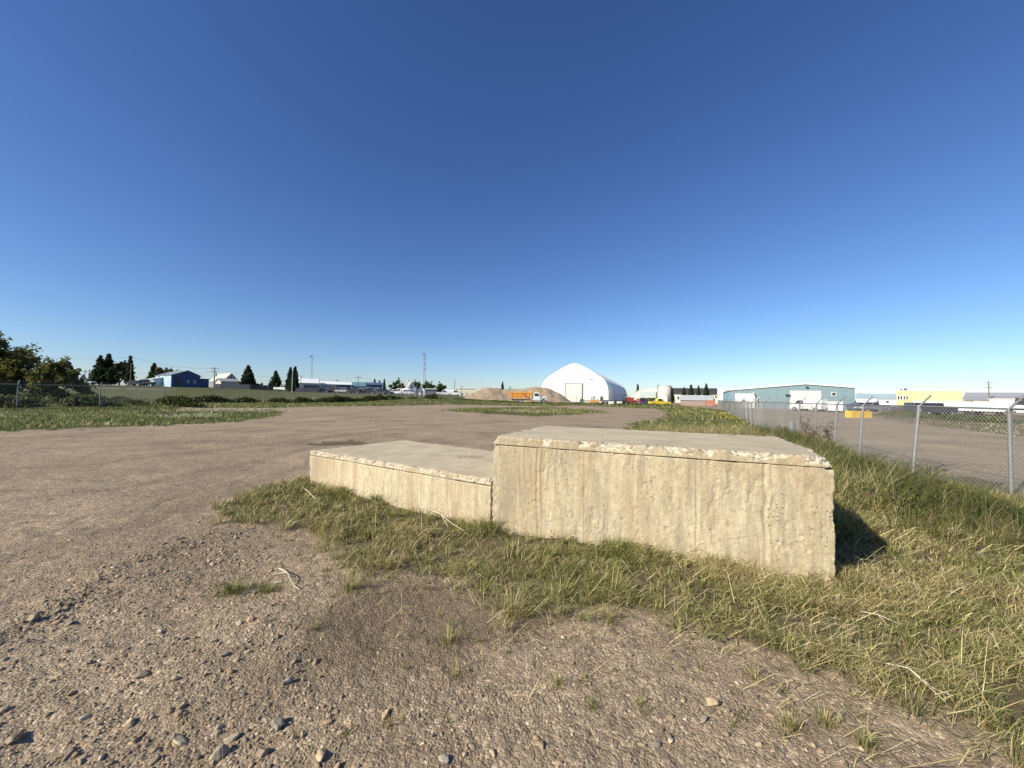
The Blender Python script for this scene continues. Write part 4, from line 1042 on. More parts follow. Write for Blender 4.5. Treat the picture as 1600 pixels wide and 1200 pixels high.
# ------------------------------------------------------------------ trees and shrubs
CROWN = attr_mat("foliage", 0.65, 0.35)
BARK = paint("bark", (0.11, 0.085, 0.06), 0.9, 0, 0.25, 3)
CON_PAL = np.array([(0.026, 0.046, 0.019), (0.040, 0.062, 0.026), (0.058, 0.078, 0.034)])
DEC_PAL = np.array([(0.060, 0.088, 0.024), (0.085, 0.115, 0.032), (0.040, 0.062, 0.020)])
YEL_PAL = np.array([(0.12, 0.145, 0.030), (0.19, 0.175, 0.035), (0.075, 0.10, 0.026), (0.22, 0.17, 0.045)])
def leaf_mesh(name, P, size, pal, g, parent, elong=1.6, droop=0.0):
    n = len(P)
    a = g.normal(size=(n, 3)); a[:, 2] -= droop; a /= np.linalg.norm(a, axis=1, keepdims=True)
    b = np.cross(a, g.normal(size=(n, 3))); b /= np.linalg.norm(b, axis=1, keepdims=True)
    s = size[:, None]
    V = np.stack((P - a * s * elong / 2, P + b * s / 2, P + a * s * elong / 2, P - b * s / 2), 1).reshape(-1, 3)
    C = np.repeat(pal[g.integers(0, len(pal), n)] * g.uniform(0.7, 1.3, (n, 1)), 4, axis=0)
    return np_mesh(name, V, np.arange(4 * n).reshape(n, 4), CROWN, color=C, parent=parent)
def conifer(label, px0, px1, pytop, Y, seed, n=2400, pal=CON_PAL, narrow=1.0, group="spruce trees along the far edge of the field", bare=0.06):
    pc = (px0 + px1) / 2; X = XP(pc, Y); z = hg(X, Y); H = ZP(pc, pytop, Y) - z; W = (XP(px1, Y) - XP(px0, Y)) / 2
    g = np.random.default_rng(seed); root = thing("spruce_tree", label, "tree", (X, Y, z), 0, group)
    MB().tube((0, 0, -0.2), (0, 0, H * 0.97), H * 0.018, 0.02, 6).build("trunk", BARK, root)
    L = 20; Ps = []; S = []
    for k in range(L):
        t = (k + 0.5) / L; zc = H * (bare + (1 - bare) * t); R = W * 1.12 * (1 - t) ** 0.7 * g.uniform(0.80, 1.08) * (1 - 0.35 * math.exp(-t * 14)); m = max(3, int(9 * (1 - t) + 3))
        q = max(8, int(1.5 * n / L * (1.9 * (1 - t) + 0.15) / m)); a0 = g.uniform(0, 6.28)
        for j in range(m):
            a = a0 + 6.283 * j / m + g.normal(0, 0.15); rr = R * g.uniform(0.75, 1.12); s = g.random(q) ** 0.6
            r = s * rr; wid = 0.16 * rr * (1.2 - s) + 0.05
            x = math.cos(a) * r + g.normal(0, 1, q) * wid; y = math.sin(a) * r + g.normal(0, 1, q) * wid
            zz = zc - 0.28 * r + 0.10 * r * r / max(rr, .1) + g.normal(0, 1, q) * H * 0.010
            Ps.append(np.stack((x, y, zz), -1)); S.append(g.uniform(0.6, 1.3, q) * max(H * 0.046, 0.2))
    k = 16; Ps.append(np.stack((g.normal(0, .04, k), g.normal(0, .04, k), H * g.uniform(0.93, 1.0, k)), -1)); S.append(np.full(k, H * 0.015))
    leaf_mesh("crown", np.vstack(Ps), np.concatenate(S), pal, g, root, 2.0)
    return root
def broadleaf(name, label, px0, px1, pytop, Y, seed, n=3000, pal=DEC_PAL, base=0.12, clumps=26, group=None, leaf=None, squash=1.0, depth=1.0):
    pc = (px0 + px1) / 2; X = XP(pc, Y); z = hg(X, Y); H = ZP(pc, pytop, Y) - z; W = (XP(px1, Y) - XP(px0, Y)) / 2
    g = np.random.default_rng(seed); root = thing(name, label, "shrub" if "shrub" in name else "tree", (X, Y, z), 0, group)
    zb = H * base; hh = (H - zb) / 2; cz = zb + hh
    C = []; 
    while len(C) < clumps:
        p = g.uniform(-1, 1, 3)
        if 0.2 < np.linalg.norm(p) < 1: C.append(p)
    C = np.array(C); sc = np.array([W * 0.80, W * 0.80 * depth, hh * 0.84]); top = 1 - 0.32 * np.clip(C[:, 2], 0, 1)
    C = C * sc; C[:, 0] *= top; C[:, 1] *= top
    cr = g.uniform(0.16, 0.34, clumps) * min(W, hh * 1.3)
    i = g.integers(0, clumps, n); d = g.normal(size=(n, 3)); d /= np.linalg.norm(d, axis=1, keepdims=True)
    P = C[i] + d * (cr[i] * g.random(n) ** 0.45)[:, None] * np.array([1.1, 1.1, 0.85]) + np.array([0, 0, cz])
    P[:, 2] = np.maximum(P[:, 2], 0.05)
    # stray twigs at the outline
    k = n // 14; j = g.integers(0, clumps, k); dd = C[j] / (np.linalg.norm(C[j], axis=1, keepdims=True) + 1e-6)
    P2 = C[j] + dd * (cr[j] * g.uniform(0.8, 1.7, k))[:, None] + g.normal(0, 0.08 * W, (k, 3)) * 0.5 + np.array([0, 0, cz]); P2[:, 2] = np.maximum(P2[:, 2], 0.1)
    P = np.vstack((P, P2))
    ls = leaf or max(0.16, W * 0.11)
    s = MB(); s.tube((0, 0, -0.2), (0, 0, cz), max(0.05, H * 0.028), H * 0.014, 7)
    for c in C[:9]:
        st = Vector((0, 0, zb + hh * 0.25 * g.random())); e = Vector(c) + Vector((0, 0, cz)); m = st.lerp(e, 0.5) + Vector((0, 0, 0.08 * H))
        s.tube(st, m, H * 0.012, H * 0.009, 5); s.tube(m, e, H * 0.009, H * 0.004, 5)
    s.build("trunk", BARK, root)
    leaf_mesh("crown", P, g.uniform(0.6, 1.3, len(P)) * ls, pal, g, root, 1.5)
    return root
SH = "leafy shrubs and trees at the left edge"
broadleaf("leafy_tree", "big yellow green leafy tree cut by the left picture edge", -60, 46, 524, 40, 1, 15000, YEL_PAL, 0.02, 46, SH, 0.19)
broadleaf("leafy_tree", "darker upright leafy tree just outside the big one at the far left", -130, 10, 505, 44, 2, 9000, np.vstack((YEL_PAL, DEC_PAL)), 0.02, 36, SH, 0.22)
broadleaf("leafy_shrub", "rounded olive shrub right of the big yellow green tree, behind the fence", 52, 124, 562, 41, 3, 11000, YEL_PAL, 0.01, 34, SH, 0.16)
broadleaf("leafy_shrub", "thin tan sapling shrub trailing right of the rounded olive shrub", 112, 146, 600, 42, 4, 1600, YEL_PAL, 0.01, 10, SH, 0.13)
conifer("short dark spruce whose tip shows over the grey flat-roofed building", 103, 117, 571, 118, 11, 1400)
broadleaf("leafy_tree", "dark tree behind the left part of the grey flat-roofed building", 60, 84, 568, 120, 12, 1800, DEC_PAL, 0.1, 16)
conifer("pointed spruce at the left of the dense dark spruce clump", 143, 166, 556, 112, 13, 3000)
conifer("tallest middle spruce in the dense dark spruce clump", 155, 180, 553, 114, 14, 3000)
broadleaf("leafy_tree", "broad dark tree filling the middle of the dense clump by the spruces", 168, 203, 562, 113, 15, 4200, CON_PAL, 0.02, 30)
conifer("slim spruce at the right end of the dense dark clump beside the pole", 196, 207, 556, 111, 16, 1500)
broadleaf("leafy_shrub", "low dark shrub left of the dense spruce clump", 136, 150, 582, 113, 17, 900, CON_PAL, 0.0, 10)
conifer("ragged spruce left of the round-crowned tree behind the blue workshop", 228, 250, 567, 135, 18, 2200)
broadleaf("leafy_tree", "round-crowned dark green tree rising behind the blue workshop roof", 238, 277, 574, 132, 19, 3600, DEC_PAL, 0.05, 26)
conifer("tiny spruce tip showing over the blue workshop roof ridge", 299, 306, 584, 150, 20, 400)
broadleaf("leafy_tree", "dark low tree between the workshop and the grey-gabled house", 302, 320, 590, 145, 21, 900, DEC_PAL, 0, 10)
conifer("bulky dark twin-topped spruce right of the grey-gabled house", 374, 399, 571, 125, 22, 5200)
broadleaf("leafy_shrub", "dark low shrub just right of the bulky spruce", 394, 418, 598, 126, 23, 1300, CON_PAL, 0, 14)
conifer("lone symmetrical spruce between the bulky spruce and the close pair", 420, 440, 579, 128, 24, 2800)
conifer("left spruce of the close pair by the long white shed", 446, 459, 574, 122, 25, 2400)
conifer("right slender spruce of the close pair by the long white shed", 453, 467, 573, 121, 26, 2400)
FT = "far trees behind the town buildings"
broadleaf("leafy_tree", "low dark tree behind the white shed roofs", 520, 534, 593, 215, 27, 800, CON_PAL, 0, 12, FT)
broadleaf("leafy_tree", "dark tree pair behind white shed roofs, right of the low dark tree", 531, 548, 596, 215, 28, 800, CON_PAL, 0, 12, FT)
conifer("leftmost small spruce of the three over the dark blue store", 581, 589, 592, 190, 29, 800, group=FT)
conifer("middle narrow spruce of the three over the dark blue store", 590, 595, 594, 190, 30, 500, group=FT)
conifer("right narrow spruce of the three over the dark blue store", 597, 603, 592, 190, 31, 600, group=FT)
broadleaf("leafy_tree", "wide dark tree behind the parked white vehicles", 606, 634, 594, 185, 32, 2600, DEC_PAL, 0, 22, FT)
broadleaf("leafy_tree", "wide dark tree directly behind the white gabled house", 636, 662, 596, 190, 33, 2200, DEC_PAL, 0, 20, FT)
broadleaf("leafy_tree", "wide dark tree behind the white quonset garage", 656, 682, 596, 188, 34, 2200, DEC_PAL, 0, 20, FT)
broadleaf("leafy_tree", "dark tree right of the white quonset garage", 676, 706, 600, 180, 35, 2200, DEC_PAL, 0, 18, FT)
broadleaf("leafy_tree", "small flat-topped tree over the cream building beside the sand pile", 720, 740, 607, 200, 36, 700, DEC_PAL, 0, 10, FT)
conifer("tiny spruce left of the cream building beside the sand pile", 710, 716, 608, 170, 37, 300, group=FT)
conifer("ragged bare-topped spruce poking over the sand pile", 781, 789, 597, 170, 38, 500, group=FT)
broadleaf("leafy_shrub", "low round treetop showing over the sand pile", 791, 803, 603, 170, 39, 500, DEC_PAL, 0, 8, FT)
CT = "spruces around the long dark-roofed block"
conifer("small spruce over the open arched shelter", 993, 1000, 600, 170, 50, 500, group=CT)
for i, (a, b, t, lab) in enumerate(((1025, 1032, 602, "dark spruce left of the cream silo"), (1045, 1054, 605, "dark spruce touching the right side of the cream silo"), (1064, 1074, 605, "first free-standing spruce before the long dark-roofed block"),
                       (1073, 1087, 601, "largest spruce before the long dark-roofed block"), (1087, 1096, 603, "slim spruce right of the largest spruce"), (1097, 1110, 600, "tall dark spruce at the right end of the long dark-roofed block"))):
    conifer(lab, a, b, t, 150, 51 + i, 1300, group=CT)
broadleaf("leafy_tree", "pale leafy tree at the right end of the long dark-roofed block", 1106, 1122, 611, 148, 60, 1000, YEL_PAL * 1.3, 0, 10)
broadleaf("leafy_tree", "low dark tree over the far end of the white dome", 973, 979, 609, 190, 61, 400, CON_PAL, 0, 8)

# ------------------------------------------------------------------ buildings
def facade(px1, Y1, px2, Y2):
    a = Vector((XP(px1, Y1), Y1))
    if Y2 is None or isinstance(Y2, str):            # square to the line of sight, turned by a few degrees if asked
        u1, u2 = XP(px1, 1), XP(px2, 1); th = math.atan(-(u1 + u2) / 2) + (math.radians(float(Y2)) if Y2 else 0)
        t = (u2 - u1) * Y1 / (math.cos(th) - u2 * math.sin(th)); b = a + Vector((math.cos(th), math.sin(th))) * t
    else: b = Vector((XP(px2, Y2), Y2))
    m = (a + b) / 2; d = b - a
    return m, math.atan2(d.y, d.x), d.length
GLASS = paint("dark_glass", (0.03, 0.035, 0.045), 0.12, 0, 0.05, 1, 0)
WHITE = paint("white_paint", (0.78, 0.77, 0.72), 0.5); TRIM = paint("white_trim", (0.74, 0.74, 0.72), 0.5)
BLACK = paint("black_rubber", (0.02, 0.02, 0.02), 0.8); DARK = paint("dark_steel", (0.05, 0.05, 0.055), 0.6)
CREAM = ribbed("cream_door", (0.74, 0.70, 0.55), 0.6, 'Z', depth=0.02)
def opening(mb_kind, root, x0, x1, z0, z1, y=0.0, mat=None, name="window", frame=True, fmat=None):
    o = MB().box(x0, x1, y - 0.05, y + 0.06, z0, z1).build(name, mat or GLASS, root)
    if frame:
        f = MB(); t = 0.09
        f.box(x0 - t, x0, y - 0.08, y + 0.05, z0 - t, z1 + t); f.box(x1, x1 + t, y - 0.08, y + 0.05, z0 - t, z1 + t)
        f.box(x0, x1, y - 0.08, y + 0.05, z1, z1 + t); f.box(x0, x1, y - 0.08, y + 0.05, z0 - t, z0)
        f.build("frame", fmat or TRIM, o)
    return o
def shed(name, label, cat, px1, Y1, px2, Y2, eave, depth, wall, roof, ridge=None, ridge_at=0.5, gable_front=False, wins=(), doors=(), zb=None, over=0.25, group=None, eave_r=None, roof_t=0.14, base=None):
    """rectangular building; front face runs px1..px2; heights in metres above its base. windows / doors in fractions of the width"""
    m, rz, W = facade(px1, Y1, px2, Y2); z = hg(m.x, m.y) if zb is None else zb
    root = thing(name, label, cat, (m.x, m.y, z), rz, group); w = W / 2
    er = eave if eave_r is None else eave_r
    b = MB()
    if ridge is None:                                # flat or mono-pitch
        b.prism_y([(-w, -0.6), (w, -0.6), (w, er), (-w, eave)], 0, depth); b.build("wall", wall, root)
        r = MB().prism_y([(-w - over, eave + 0.01), (w + over, er + 0.01), (w + over, er + roof_t + .1), (-w - over, eave + roof_t + .1)], -over, depth + over); r.build("roof", roof, root)
    elif gable_front:
        xr = -w + W * ridge_at
        b.prism_y([(-w, -0.6), (w, -0.6), (w, er), (xr, ridge), (-w, eave)], 0, depth); b.build("wall", wall, root)
        sl = (ridge - eave) / (xr + w); sr = (ridge - er) / (w - xr)
        r = MB().prism_y([(-w - over, eave - over * sl + 0.02), (xr, ridge + 0.02), (w + over, er - over * sr + 0.02), (w + over, er - over * sr + roof_t), (xr, ridge + roof_t + 0.02), (-w - over, eave - over * sl + roof_t)], -over, depth + over)
        r.build("roof", roof, root)
    else:
        b.prism_x([(0, -0.6), (depth, -0.6), (depth, eave), (depth / 2, ridge), (0, eave)], -w, w); b.build("wall", wall, root)
        s = (ridge - eave) / (depth / 2)
        r = MB().prism_x([(-over, eave - over * s + 0.02), (depth / 2, ridge + 0.02), (depth + over, eave - over * s + 0.02), (depth + over, eave - over * s + roof_t), (depth / 2, ridge + roof_t + 0.02), (-over, eave - over * s + roof_t)], -w - over, w + over)
        r.build("roof", roof, root)
    for f0, f1, z0, z1 in wins: opening(0, root, -w + f0 * W, -w + f1 * W, z0, z1)
    for d in doors: opening(0, root, -w + d[0] * W, -w + d[1] * W, d[2], d[3], mat=d[4] if len(d) > 4 else CREAM, name="door", fmat=d[5] if len(d) > 5 else TRIM)
    if base: MB().box(-w - .05, w + .05, -0.06, depth + .05, -0.5, base).build("plinth", paint("plinth", (.35, .34, .32), .9), root)
    return root, w, depth

# --- left: town edge, all beyond the field
shed("low_building", "grey low building with a flat pale roof half hidden by the shrubs at left", "building", 46, 106, 122, None, 2.9, 9, paint("grey_siding", (0.20, 0.20, 0.24), .6), paint("pale_roof", (.6, .6, .6), .5), wins=((.15, .24, 1.2, 2.2), (.5, .6, 1.2, 2.2)), over=0.5)
shed("white_cottage", "tiny white gabled hut between the grey low building and the dense spruces", "hut", 124, 118, 134, None, 1.9, 5, WHITE, paint("lt_roof", (.65, .63, .6), .5), 3.1, gable_front=True, wins=((.4, .6, .8, 1.5),))
NAVY = ribbed("navy_cladding", (0.022, 0.048, 0.16), 0.3, 'X'); SKYB = ribbed("sunlit_blue_cladding", (0.42, 0.55, 0.62), 0.3, 'X')  # pale blue has the sunlight on the workshop's side put into the colour
ROOFG = ribbed("grey_green_roof", (0.22, 0.25, 0.25), 0.4, 'X', depth=0.01)
ws, w_, d_ = shed("workshop", "navy blue gabled workshop with grey roof and its sunlit side wall coloured pale blue, far left", "workshop", 267, 108, 312, "15", 3.2, 15, NAVY, ROOFG, 4.6, gable_front=True, ridge_at=0.55, doors=((.14, .30, 0, 2.7, DARK, NAVY),), wins=((.55, .60, 1.2, 1.8), (.78, .83, 1.2, 1.8)))
MB().box(-w_ - .06, -w_ - .01, .03, d_ - .03, -.4, 3.1).build("side_cladding", SKYB, ws)  # paler panel over the navy wall, sunlight held in its colour
a_ = MB().prism_y([(-w_ - 2.0, -.5), (-w_ - .07, -.5), (-w_ - .07, 2.5), (-w_ - 2.0, 2.0)], 7.5, 15).build("annex", SKYB, ws)
MB().prism_y([(-w_ - 2.4, 1.95), (-w_ - .07, 2.53), (-w_ - .07, 2.7), (-w_ - 2.4, 2.12)], 7.2, 15.4).build("annex_roof", TRIM, a_)
b_ = MB().box(w_ + .02, w_ + 2.6, 1.5, 9, -.5, 2.4).build("side_bay", NAVY, ws); MB().box(w_ + .02, w_ + 2.8, 1.2, 9.4, 2.42, 2.56).build("bay_roof", ROOFG, b_)
hs_, w_, d_ = shed("house", "grey-gabled house with a pale green roof left of the bulky dark spruce", "house", 348, 128, 372, "18", 2.4, 13, paint("grey_stucco", (.23, .24, .25), .8), paint("pale_green_roof", (.42, .46, .38), .8), 4.9, gable_front=True, wins=((.42, .56, 3.0, 3.9), (.7, .85, 1.0, 2.0)))
MB().prism_x([(-4.5, -.5), (-.02, -.5), (-.02, 2.0), (-2.2, 2.9), (-4.5, 2.0)], -w_ - 2.0, w_ - 1.5).build("garage", paint("cream_siding", (.62, .57, .48), .7), hs_)
MB().prism_x([(-4.8, 1.97), (-2.2, 2.95), (0, 2.05), (0, 2.17), (-2.2, 3.1), (-4.8, 2.1)], -w_ - 2.3, w_ - 1.3).build("garage_roof", paint("grey_shingle", (.30, .30, .30), .9), hs_)
def boards(label, px1, Y1, px2, Y2, h, col, nm="board_fence"):
    m, rz, W = facade(px1, Y1, px2, Y2); r = thing(nm, label, "fence", (m.x, m.y, hg(m.x, m.y)), rz)
    b = MB(); n = int(W / 0.35)
    for k in range(n): x = -W / 2 + k * .35; b.box(x, x + .33, 0, .03, -.3, h + random.uniform(-.02, .03))
    b.build("board_panel", paint(nm + str(px1), col, .8, 0, .15, 2), r)
    p = MB()
    for k in range(int(W / 2.4) + 1): p.box(-W / 2 + k * 2.4 - .05, -W / 2 + k * 2.4 + .05, .035, .14, -.3, h + .08)
    p.build("rail_posts", paint("fence_posts", (.3, .25, .2), .8), r)
boards("pale peach board fence in front of the grey-gabled house", 336, 117, 391, None, 1.35, (.50, .41, .33))
boards("dark brown board fence between the bulky spruce and the lone spruce", 391.5, 118, 434, None, 1.5, (.07, .06, .06))
boards("grey slat fence before the long white shed", 462, 118, 500, None, 1.3, (.20, .19, .18))
LW = paint("clean_white", (.80, .80, .76), .5); GREYW = paint("grey_wall", (.17, .18, .20), .7)  # LW is the plain white for walls, roofs and trailers
s1, w_, d_ = shed("long_shed", "long white shed with grey lower wall right of the spruce pair", "shed", 464, 128, 500, "6", 2.9, 14, LW, LW, 4.6)
MB().box(-w_ * .45, w_ * .98, -.12, -.01, -.3, 2.4).build("grey_wall_panel", GREYW, s1)
shed("store_building", "cream walled low store with a white roof, right of the long white shed", "store", 500, 138, 526, None, 2.9, 12, paint("pale_cream", (.72, .68, .48), .6), LW, 4.0, wins=((.1, .9, 2.0, 2.25),), doors=((.35, .5, 0, 1.9, WHITE),))
shed("store_building", "white-roofed store with a dark blue front", "store", 525.5, 139, 548.5, None, 3.0, 12, paint("dark_blue_front", (.06, .08, .12), .6), LW, 4.0, wins=((.1, .3, 1, 2), (.5, .7, 1, 2)))  # the front wall itself is dark blue
shed("store_building", "white store under a dull teal roof", "store", 549, 150, 571, None, 2.8, 12, LW, paint("teal_roof", (.13, .24, .25), .6), 4.5, doors=((.6, .85, 0, 2, WHITE),))
shed("store_building", "dark blue flat-fronted store right of the teal-roofed one", "store", 571.5, 140, 597, None, 3.3, 11, paint("deep_blue", (.04, .06, .15), .6), paint("navy_roof", (.08, .11, .2), .6), 4.2, doors=((.1, .35, 0, 2.4, DARK), (.5, .8, 0, 2.2, GREYW)))
g1, w_, d_ = shed("house", "small white steep-gabled house near the tall mast", "house", 637, 138, 649.5, "10", 2.3, 7, LW, paint("gray_roof", (.35, .35, .34), .8), 4.8, gable_front=True, wins=((.4, .6, 2.6, 3.4), (.3, .7, .8, 1.6)))
MB().prism_x([(0, -.4), (2.4, -.4), (2.4, 3.0), (0, 2.2)], w_ + .02, w_ + 1.8).build("side_wing", GREYW, g1)
q1, w_, d_ = shed("garage", "white arched-front garage with grey side below the tall mast", "garage", 653.5, 128, 663.5, None, 1.5, 5, LW, LW, 2.9, gable_front=True, doors=((.4, .65, 0, 1.6, DARK),))
MB().box(w_ + .02, w_ + 3.7, 0, 5, -.4, 2.0).build("grey_wing", GREYW, q1); MB().box(w_ + .02, w_ + 3.9, -.3, 5.2, 2.02, 2.3).build("wing_roof", LW, q1)
shed("warehouse", "cream flat-topped warehouse left of the sand pile", "warehouse", 716, 165, 743, None, 4.0, 12, paint("pale_cream", (.72, .68, .48), .6), LW, 4.4, wins=((.2, .25, 1, 2), (.45, .5, 1, 2)), doors=((.7, .8, 0, 2.6, WHITE),), zb=.8)
# --- centre and right
s2, w_, d_ = shed("long_block", "long low block with a dark roof and pale walls behind the spruces", "building", 1047, 178, 1121, None, 5.0, 14, paint("pale_stucco", (.62, .57, .50), .7), paint("dark_shingle", (.045, .04, .042), .9), 6.9, over=1.2, wins=tuple((.06 + .1 * k, .10 + .1 * k, 1.6, 3.0) for k in range(9)), zb=.1)
sh3, w_, d_ = shed("storage_shed", "grey-roofed brown plank shed low behind the far end of the right fence", "shed", 1064, 100, 1113, None, 1.6, 5, paint("weathered_plank", (.30, .22, .18), .8, 0, .25, 3), ribbed("galv_roof", (.42, .44, .43), .3, 'X'), 2.7, zb=0)
shed("warehouse", "narrow white warehouse end standing left of the teal shed", "warehouse", 1121, 128, 1133, None, 5.4, 25, paint("bright_cream", (.76, .73, .66), .6), LW, None, over=.1, doors=((.1, .4, 0, 3, WHITE),), zb=0)
shed("warehouse", "long white flat-roofed warehouse wall just behind the teal shed", "warehouse", 1133.5, 134, 1176, None, 5.3, 20, LW, LW, None, over=.1, wins=((.05, .1, 2, 3),), zb=0)
TEAL = ribbed("teal_cladding", (0.20, 0.285, 0.30), 0.30, 'X', depth=0.035); TEALL = ribbed("light_teal_cladding", (0.28, 0.44, 0.52), 0.3, 'Y', depth=.03)
ts, w_, d_ = shed("teal_shed", "big teal metal-clad shed with white roof edge and cream roller door", "shed", 1142, 84.8, 1336, 75.5, 3.85, 30, TEAL, LW, 5.2, gable_front=True, ridge_at=.627, eave_r=4.5, zb=0, roof_t=.24,
      doors=((.51, .745, 0, 3.8, CREAM, TRIM), (.044, .205, 0, 3.1, WHITE, TRIM), (.236, .252, 0, 2.3, DARK, TRIM)), wins=((.832, .858, 3.0, 3.55),))
MB().box(-w_ - .05, -w_ - .01, .05, d_ - .05, -.3, 3.7).build("side_cladding", TEALL, ts)
MB().tube((-w_ * .28, 3, 4.6), (-w_ * .28, 3, 5.4), .25, .25, 10).tube((-w_ * .28, 3, 5.4), (-w_ * .28, 3, 5.6), .38, .1, 10).build("roof_vent", TRIM, ts)
MB().box(-w_ * .62, -w_ * .60, -1.0, -.05, 3.35, 3.45).tube((-w_ * .61, -1.1, 3.25), (-w_ * .61, -1.1, 3.45), .18, .1, 8).build("wall_lamp", TRIM, ts)
MB().box(.26 * w_, .30 * w_, -.35, -.05, 4.5, 4.75).build("gable_lamp", DARK, ts); MB().box(-.01 * w_ - .6, -.01 * w_ + .2, -.5, -.05, 2.9, 3.1).build("wall_heater", DARK, ts)
PT = ribbed("pale_teal_roof", (.40, .50, .50), .5, 'X')
shed("far_shed", "low white shed with a pale teal roof right of the big teal shed", "shed", 1338, 150, 1371, None, 3.4, 16, paint("w2", (.7, .7, .68), .6), PT, 5.2, zb=0)
shed("far_shed", "white shed with windows and pale roof left of the yellow building", "shed", 1369, 138, 1403, None, 3.0, 16, paint("w2", (.7, .7, .68), .6), PT, 5.0, zb=0, wins=((.02, .12, 1.6, 2.5), (.45, .6, 1.8, 2.4)))
YEL = ribbed("yellow_cladding", (.62, .52, .24), .5, 'X', depth=.02)
yb, w_, d_ = shed("yellow_building", "long yellow flat-topped building with four dark windows at its left end", "building", 1401, 122, 1504, None, 5.5, 18, YEL, paint("cream_trim", (.72, .68, .55), .6), None, over=.12, zb=0, wins=((.02, .05, 2.9, 4.0), (.065, .095, 2.9, 4.0), (.115, .14, 2.9, 4.0), (.16, .185, 2.9, 4.0)))
MB().box(-w_ * .45, w_ * .95, -3, -.03, 1.9, 2.5).build("canopy", LW, yb)
MB().tube((-w_ * .72, 4, 5.7), (-w_ * .72, 4, 6.5), .3, .3, 8).tube((-w_ * .86, 4, 5.7), (-w_ * .86, 4, 6.3), .2, .2, 8).build("roof_vent", DARK, yb)
shed("warehouse", "wide warehouse with a plain grey roof right of the yellow building", "warehouse", 1505, 140, 1680, None, 3.2, 30, WHITE, paint("plain_grey_roof", (.33, .33, .34), .8), 6.2, zb=0)
shed("warehouse", "white-walled warehouse under the grey roof at the right edge", "warehouse", 1546, 108, 1600, None, 3.2, 14, LW, paint("white_roof2", (.6, .6, .6), .6), None, zb=0)
shed("warehouse", "brown-grey fascia store between the yellow building and the white-walled warehouse", "store", 1510, 118, 1545, None, 2.6, 9, WHITE, paint("brown_fascia", (.16, .14, .13), .8), None, zb=0, roof_t=.5)
shed("warehouse", "white warehouse with a dark angled roof cut by the right picture edge", "warehouse", 1588, 84, 1720, None, 1.9, 8, LW, paint("black_roof", (.05, .05, .05), .8), 3.2, zb=0)

# --- white fabric dome
def dome():
    Yc = 119.0; K = Yc / 101.0; X0 = XP(896, Yc); d = Vector((XP(947, 205) - X0, 205 - Yc)); L = d.length; d.normalize(); rz = math.atan2(-d.x, d.y)
    root = thing("fabric_dome", "huge white fabric storage dome with a panelled cream door behind the sand pile", "storage dome", (X0, Yc, 0), rz)
    H = ZP(894, 567, Yc) / K; H = H - 0.1
    half = [(0, H), (.6, H - .04), (1.3, H - .22), (3.2, H - 1.15), (5.3, H - 2.4), (7.15, H - 3.6), (7.95, H - 4.3), (8.5, H - 5.2), (8.85, H - 6.3), (9.0, H - 7.4), (9.0, 0)]
    prof = [(-x, z) for x, z in half[::-1]] + half[1:]
    FAB = paint("white_fabric", (.80, .80, .76), .6, 0, .03, .15, .03); BASEC = paint("dome_base_concrete", (.42, .39, .32), .9)
    root.scale = (K, K, K); L = L / K
    n = len(prof); ny = 12; V = []; F = []
    for j in range(ny * 4 + 1):
        y = L * j / (ny * 4); k = 0.34 * math.sin(math.pi * (j % 4) / 4)
        for x, z in prof:
            r = math.hypot(x, z) or 1; V.append((x - x / r * k, y, max(0, z - z / r * k) if z > 0 else -0.4))
    for j in range(ny * 4):
        for i in range(n - 1): a = j * n + i; F.append((a, a + 1, a + n + 1, a + n))
    MB().add(V, F).build("fabric_cover", FAB, root)
    for yy, nm in ((0.05, "end_wall"), (L - .1, "end_wall")):
        pr = [(x * .995, z * .998 if z > 0 else -.4) for x, z in prof]
        MB().prism_y(pr, yy, yy + .05).build(nm, FAB, root)
    b = MB(); b.box(-9.1, -2.2, -.25, .04, -.4, 1.0); b.box(2.2, 9.1, -.25, .04, -.4, 1.0); b.box(9.02, 9.3, 0, L, -.4, 1.0); b.box(-9.3, -9.02, 0, L, -.4, 1.0)
    b.build("base_wall", BASEC, root)
    dr = MB().box(-2.15, 2.15, -.16, .02, 0.3, 5.0).build("door", paint("dome_door", (.74, .70, .58), .6), root)
    f = MB(); f.box(-2.35, -2.15, -.24, .03, -.2, 5.25); f.box(2.15, 2.35, -.24, .03, -.2, 5.25); f.box(-2.15, 2.15, -.24, .03, 5.0, 5.2); f.build("frame", paint("door_frame", (.30, .27, .22), .6), dr)
    sm = MB()
    for z in (1.4, 2.6, 3.8): sm.box(-2.15, 2.15, -.175, -.155, z - .03, z + .03)
    for x in (-.8, .8): sm.box(x - .02, x + .02, -.178, -.157, .3, 5)
    for x in (-1.3, 0, 1.3): sm.box(x - .25, x + .25, -.19, -.158, 2.42, 2.54)
    sm.build("panel_seam", paint("door_seam", (.50, .46, .36), .6), dr)
    MB().box(-.035, .035, -.02, .06, 5.3, H - .5).build("seam", paint("seam_grey", (.60, .58, .52), .6), root)
    for sx in (-1, 1):
        v = MB(); cx = sx * .95
        for k in range(10):
            a = 2 * math.pi * k / 10; c = 2 * math.pi * (k + 1) / 10; v.tube((cx + .38 * math.cos(a), -.0, H - 2.0 + .3 * math.sin(a)), (cx + .38 * math.cos(c), -.0, H - 2.0 + .3 * math.sin(c)), .045, .045, 4)
        v.box(cx - .5, cx + .5, -.03, .03, H - 2.36, H - 2.28)
        v.build("vent", paint("vent_grey", (.45, .44, .40), .6), root)
    MB().box(4.3, 5.0, -.1, .03, H - 4.3, H - 4.2).build("lamp", DARK, root)
dome()

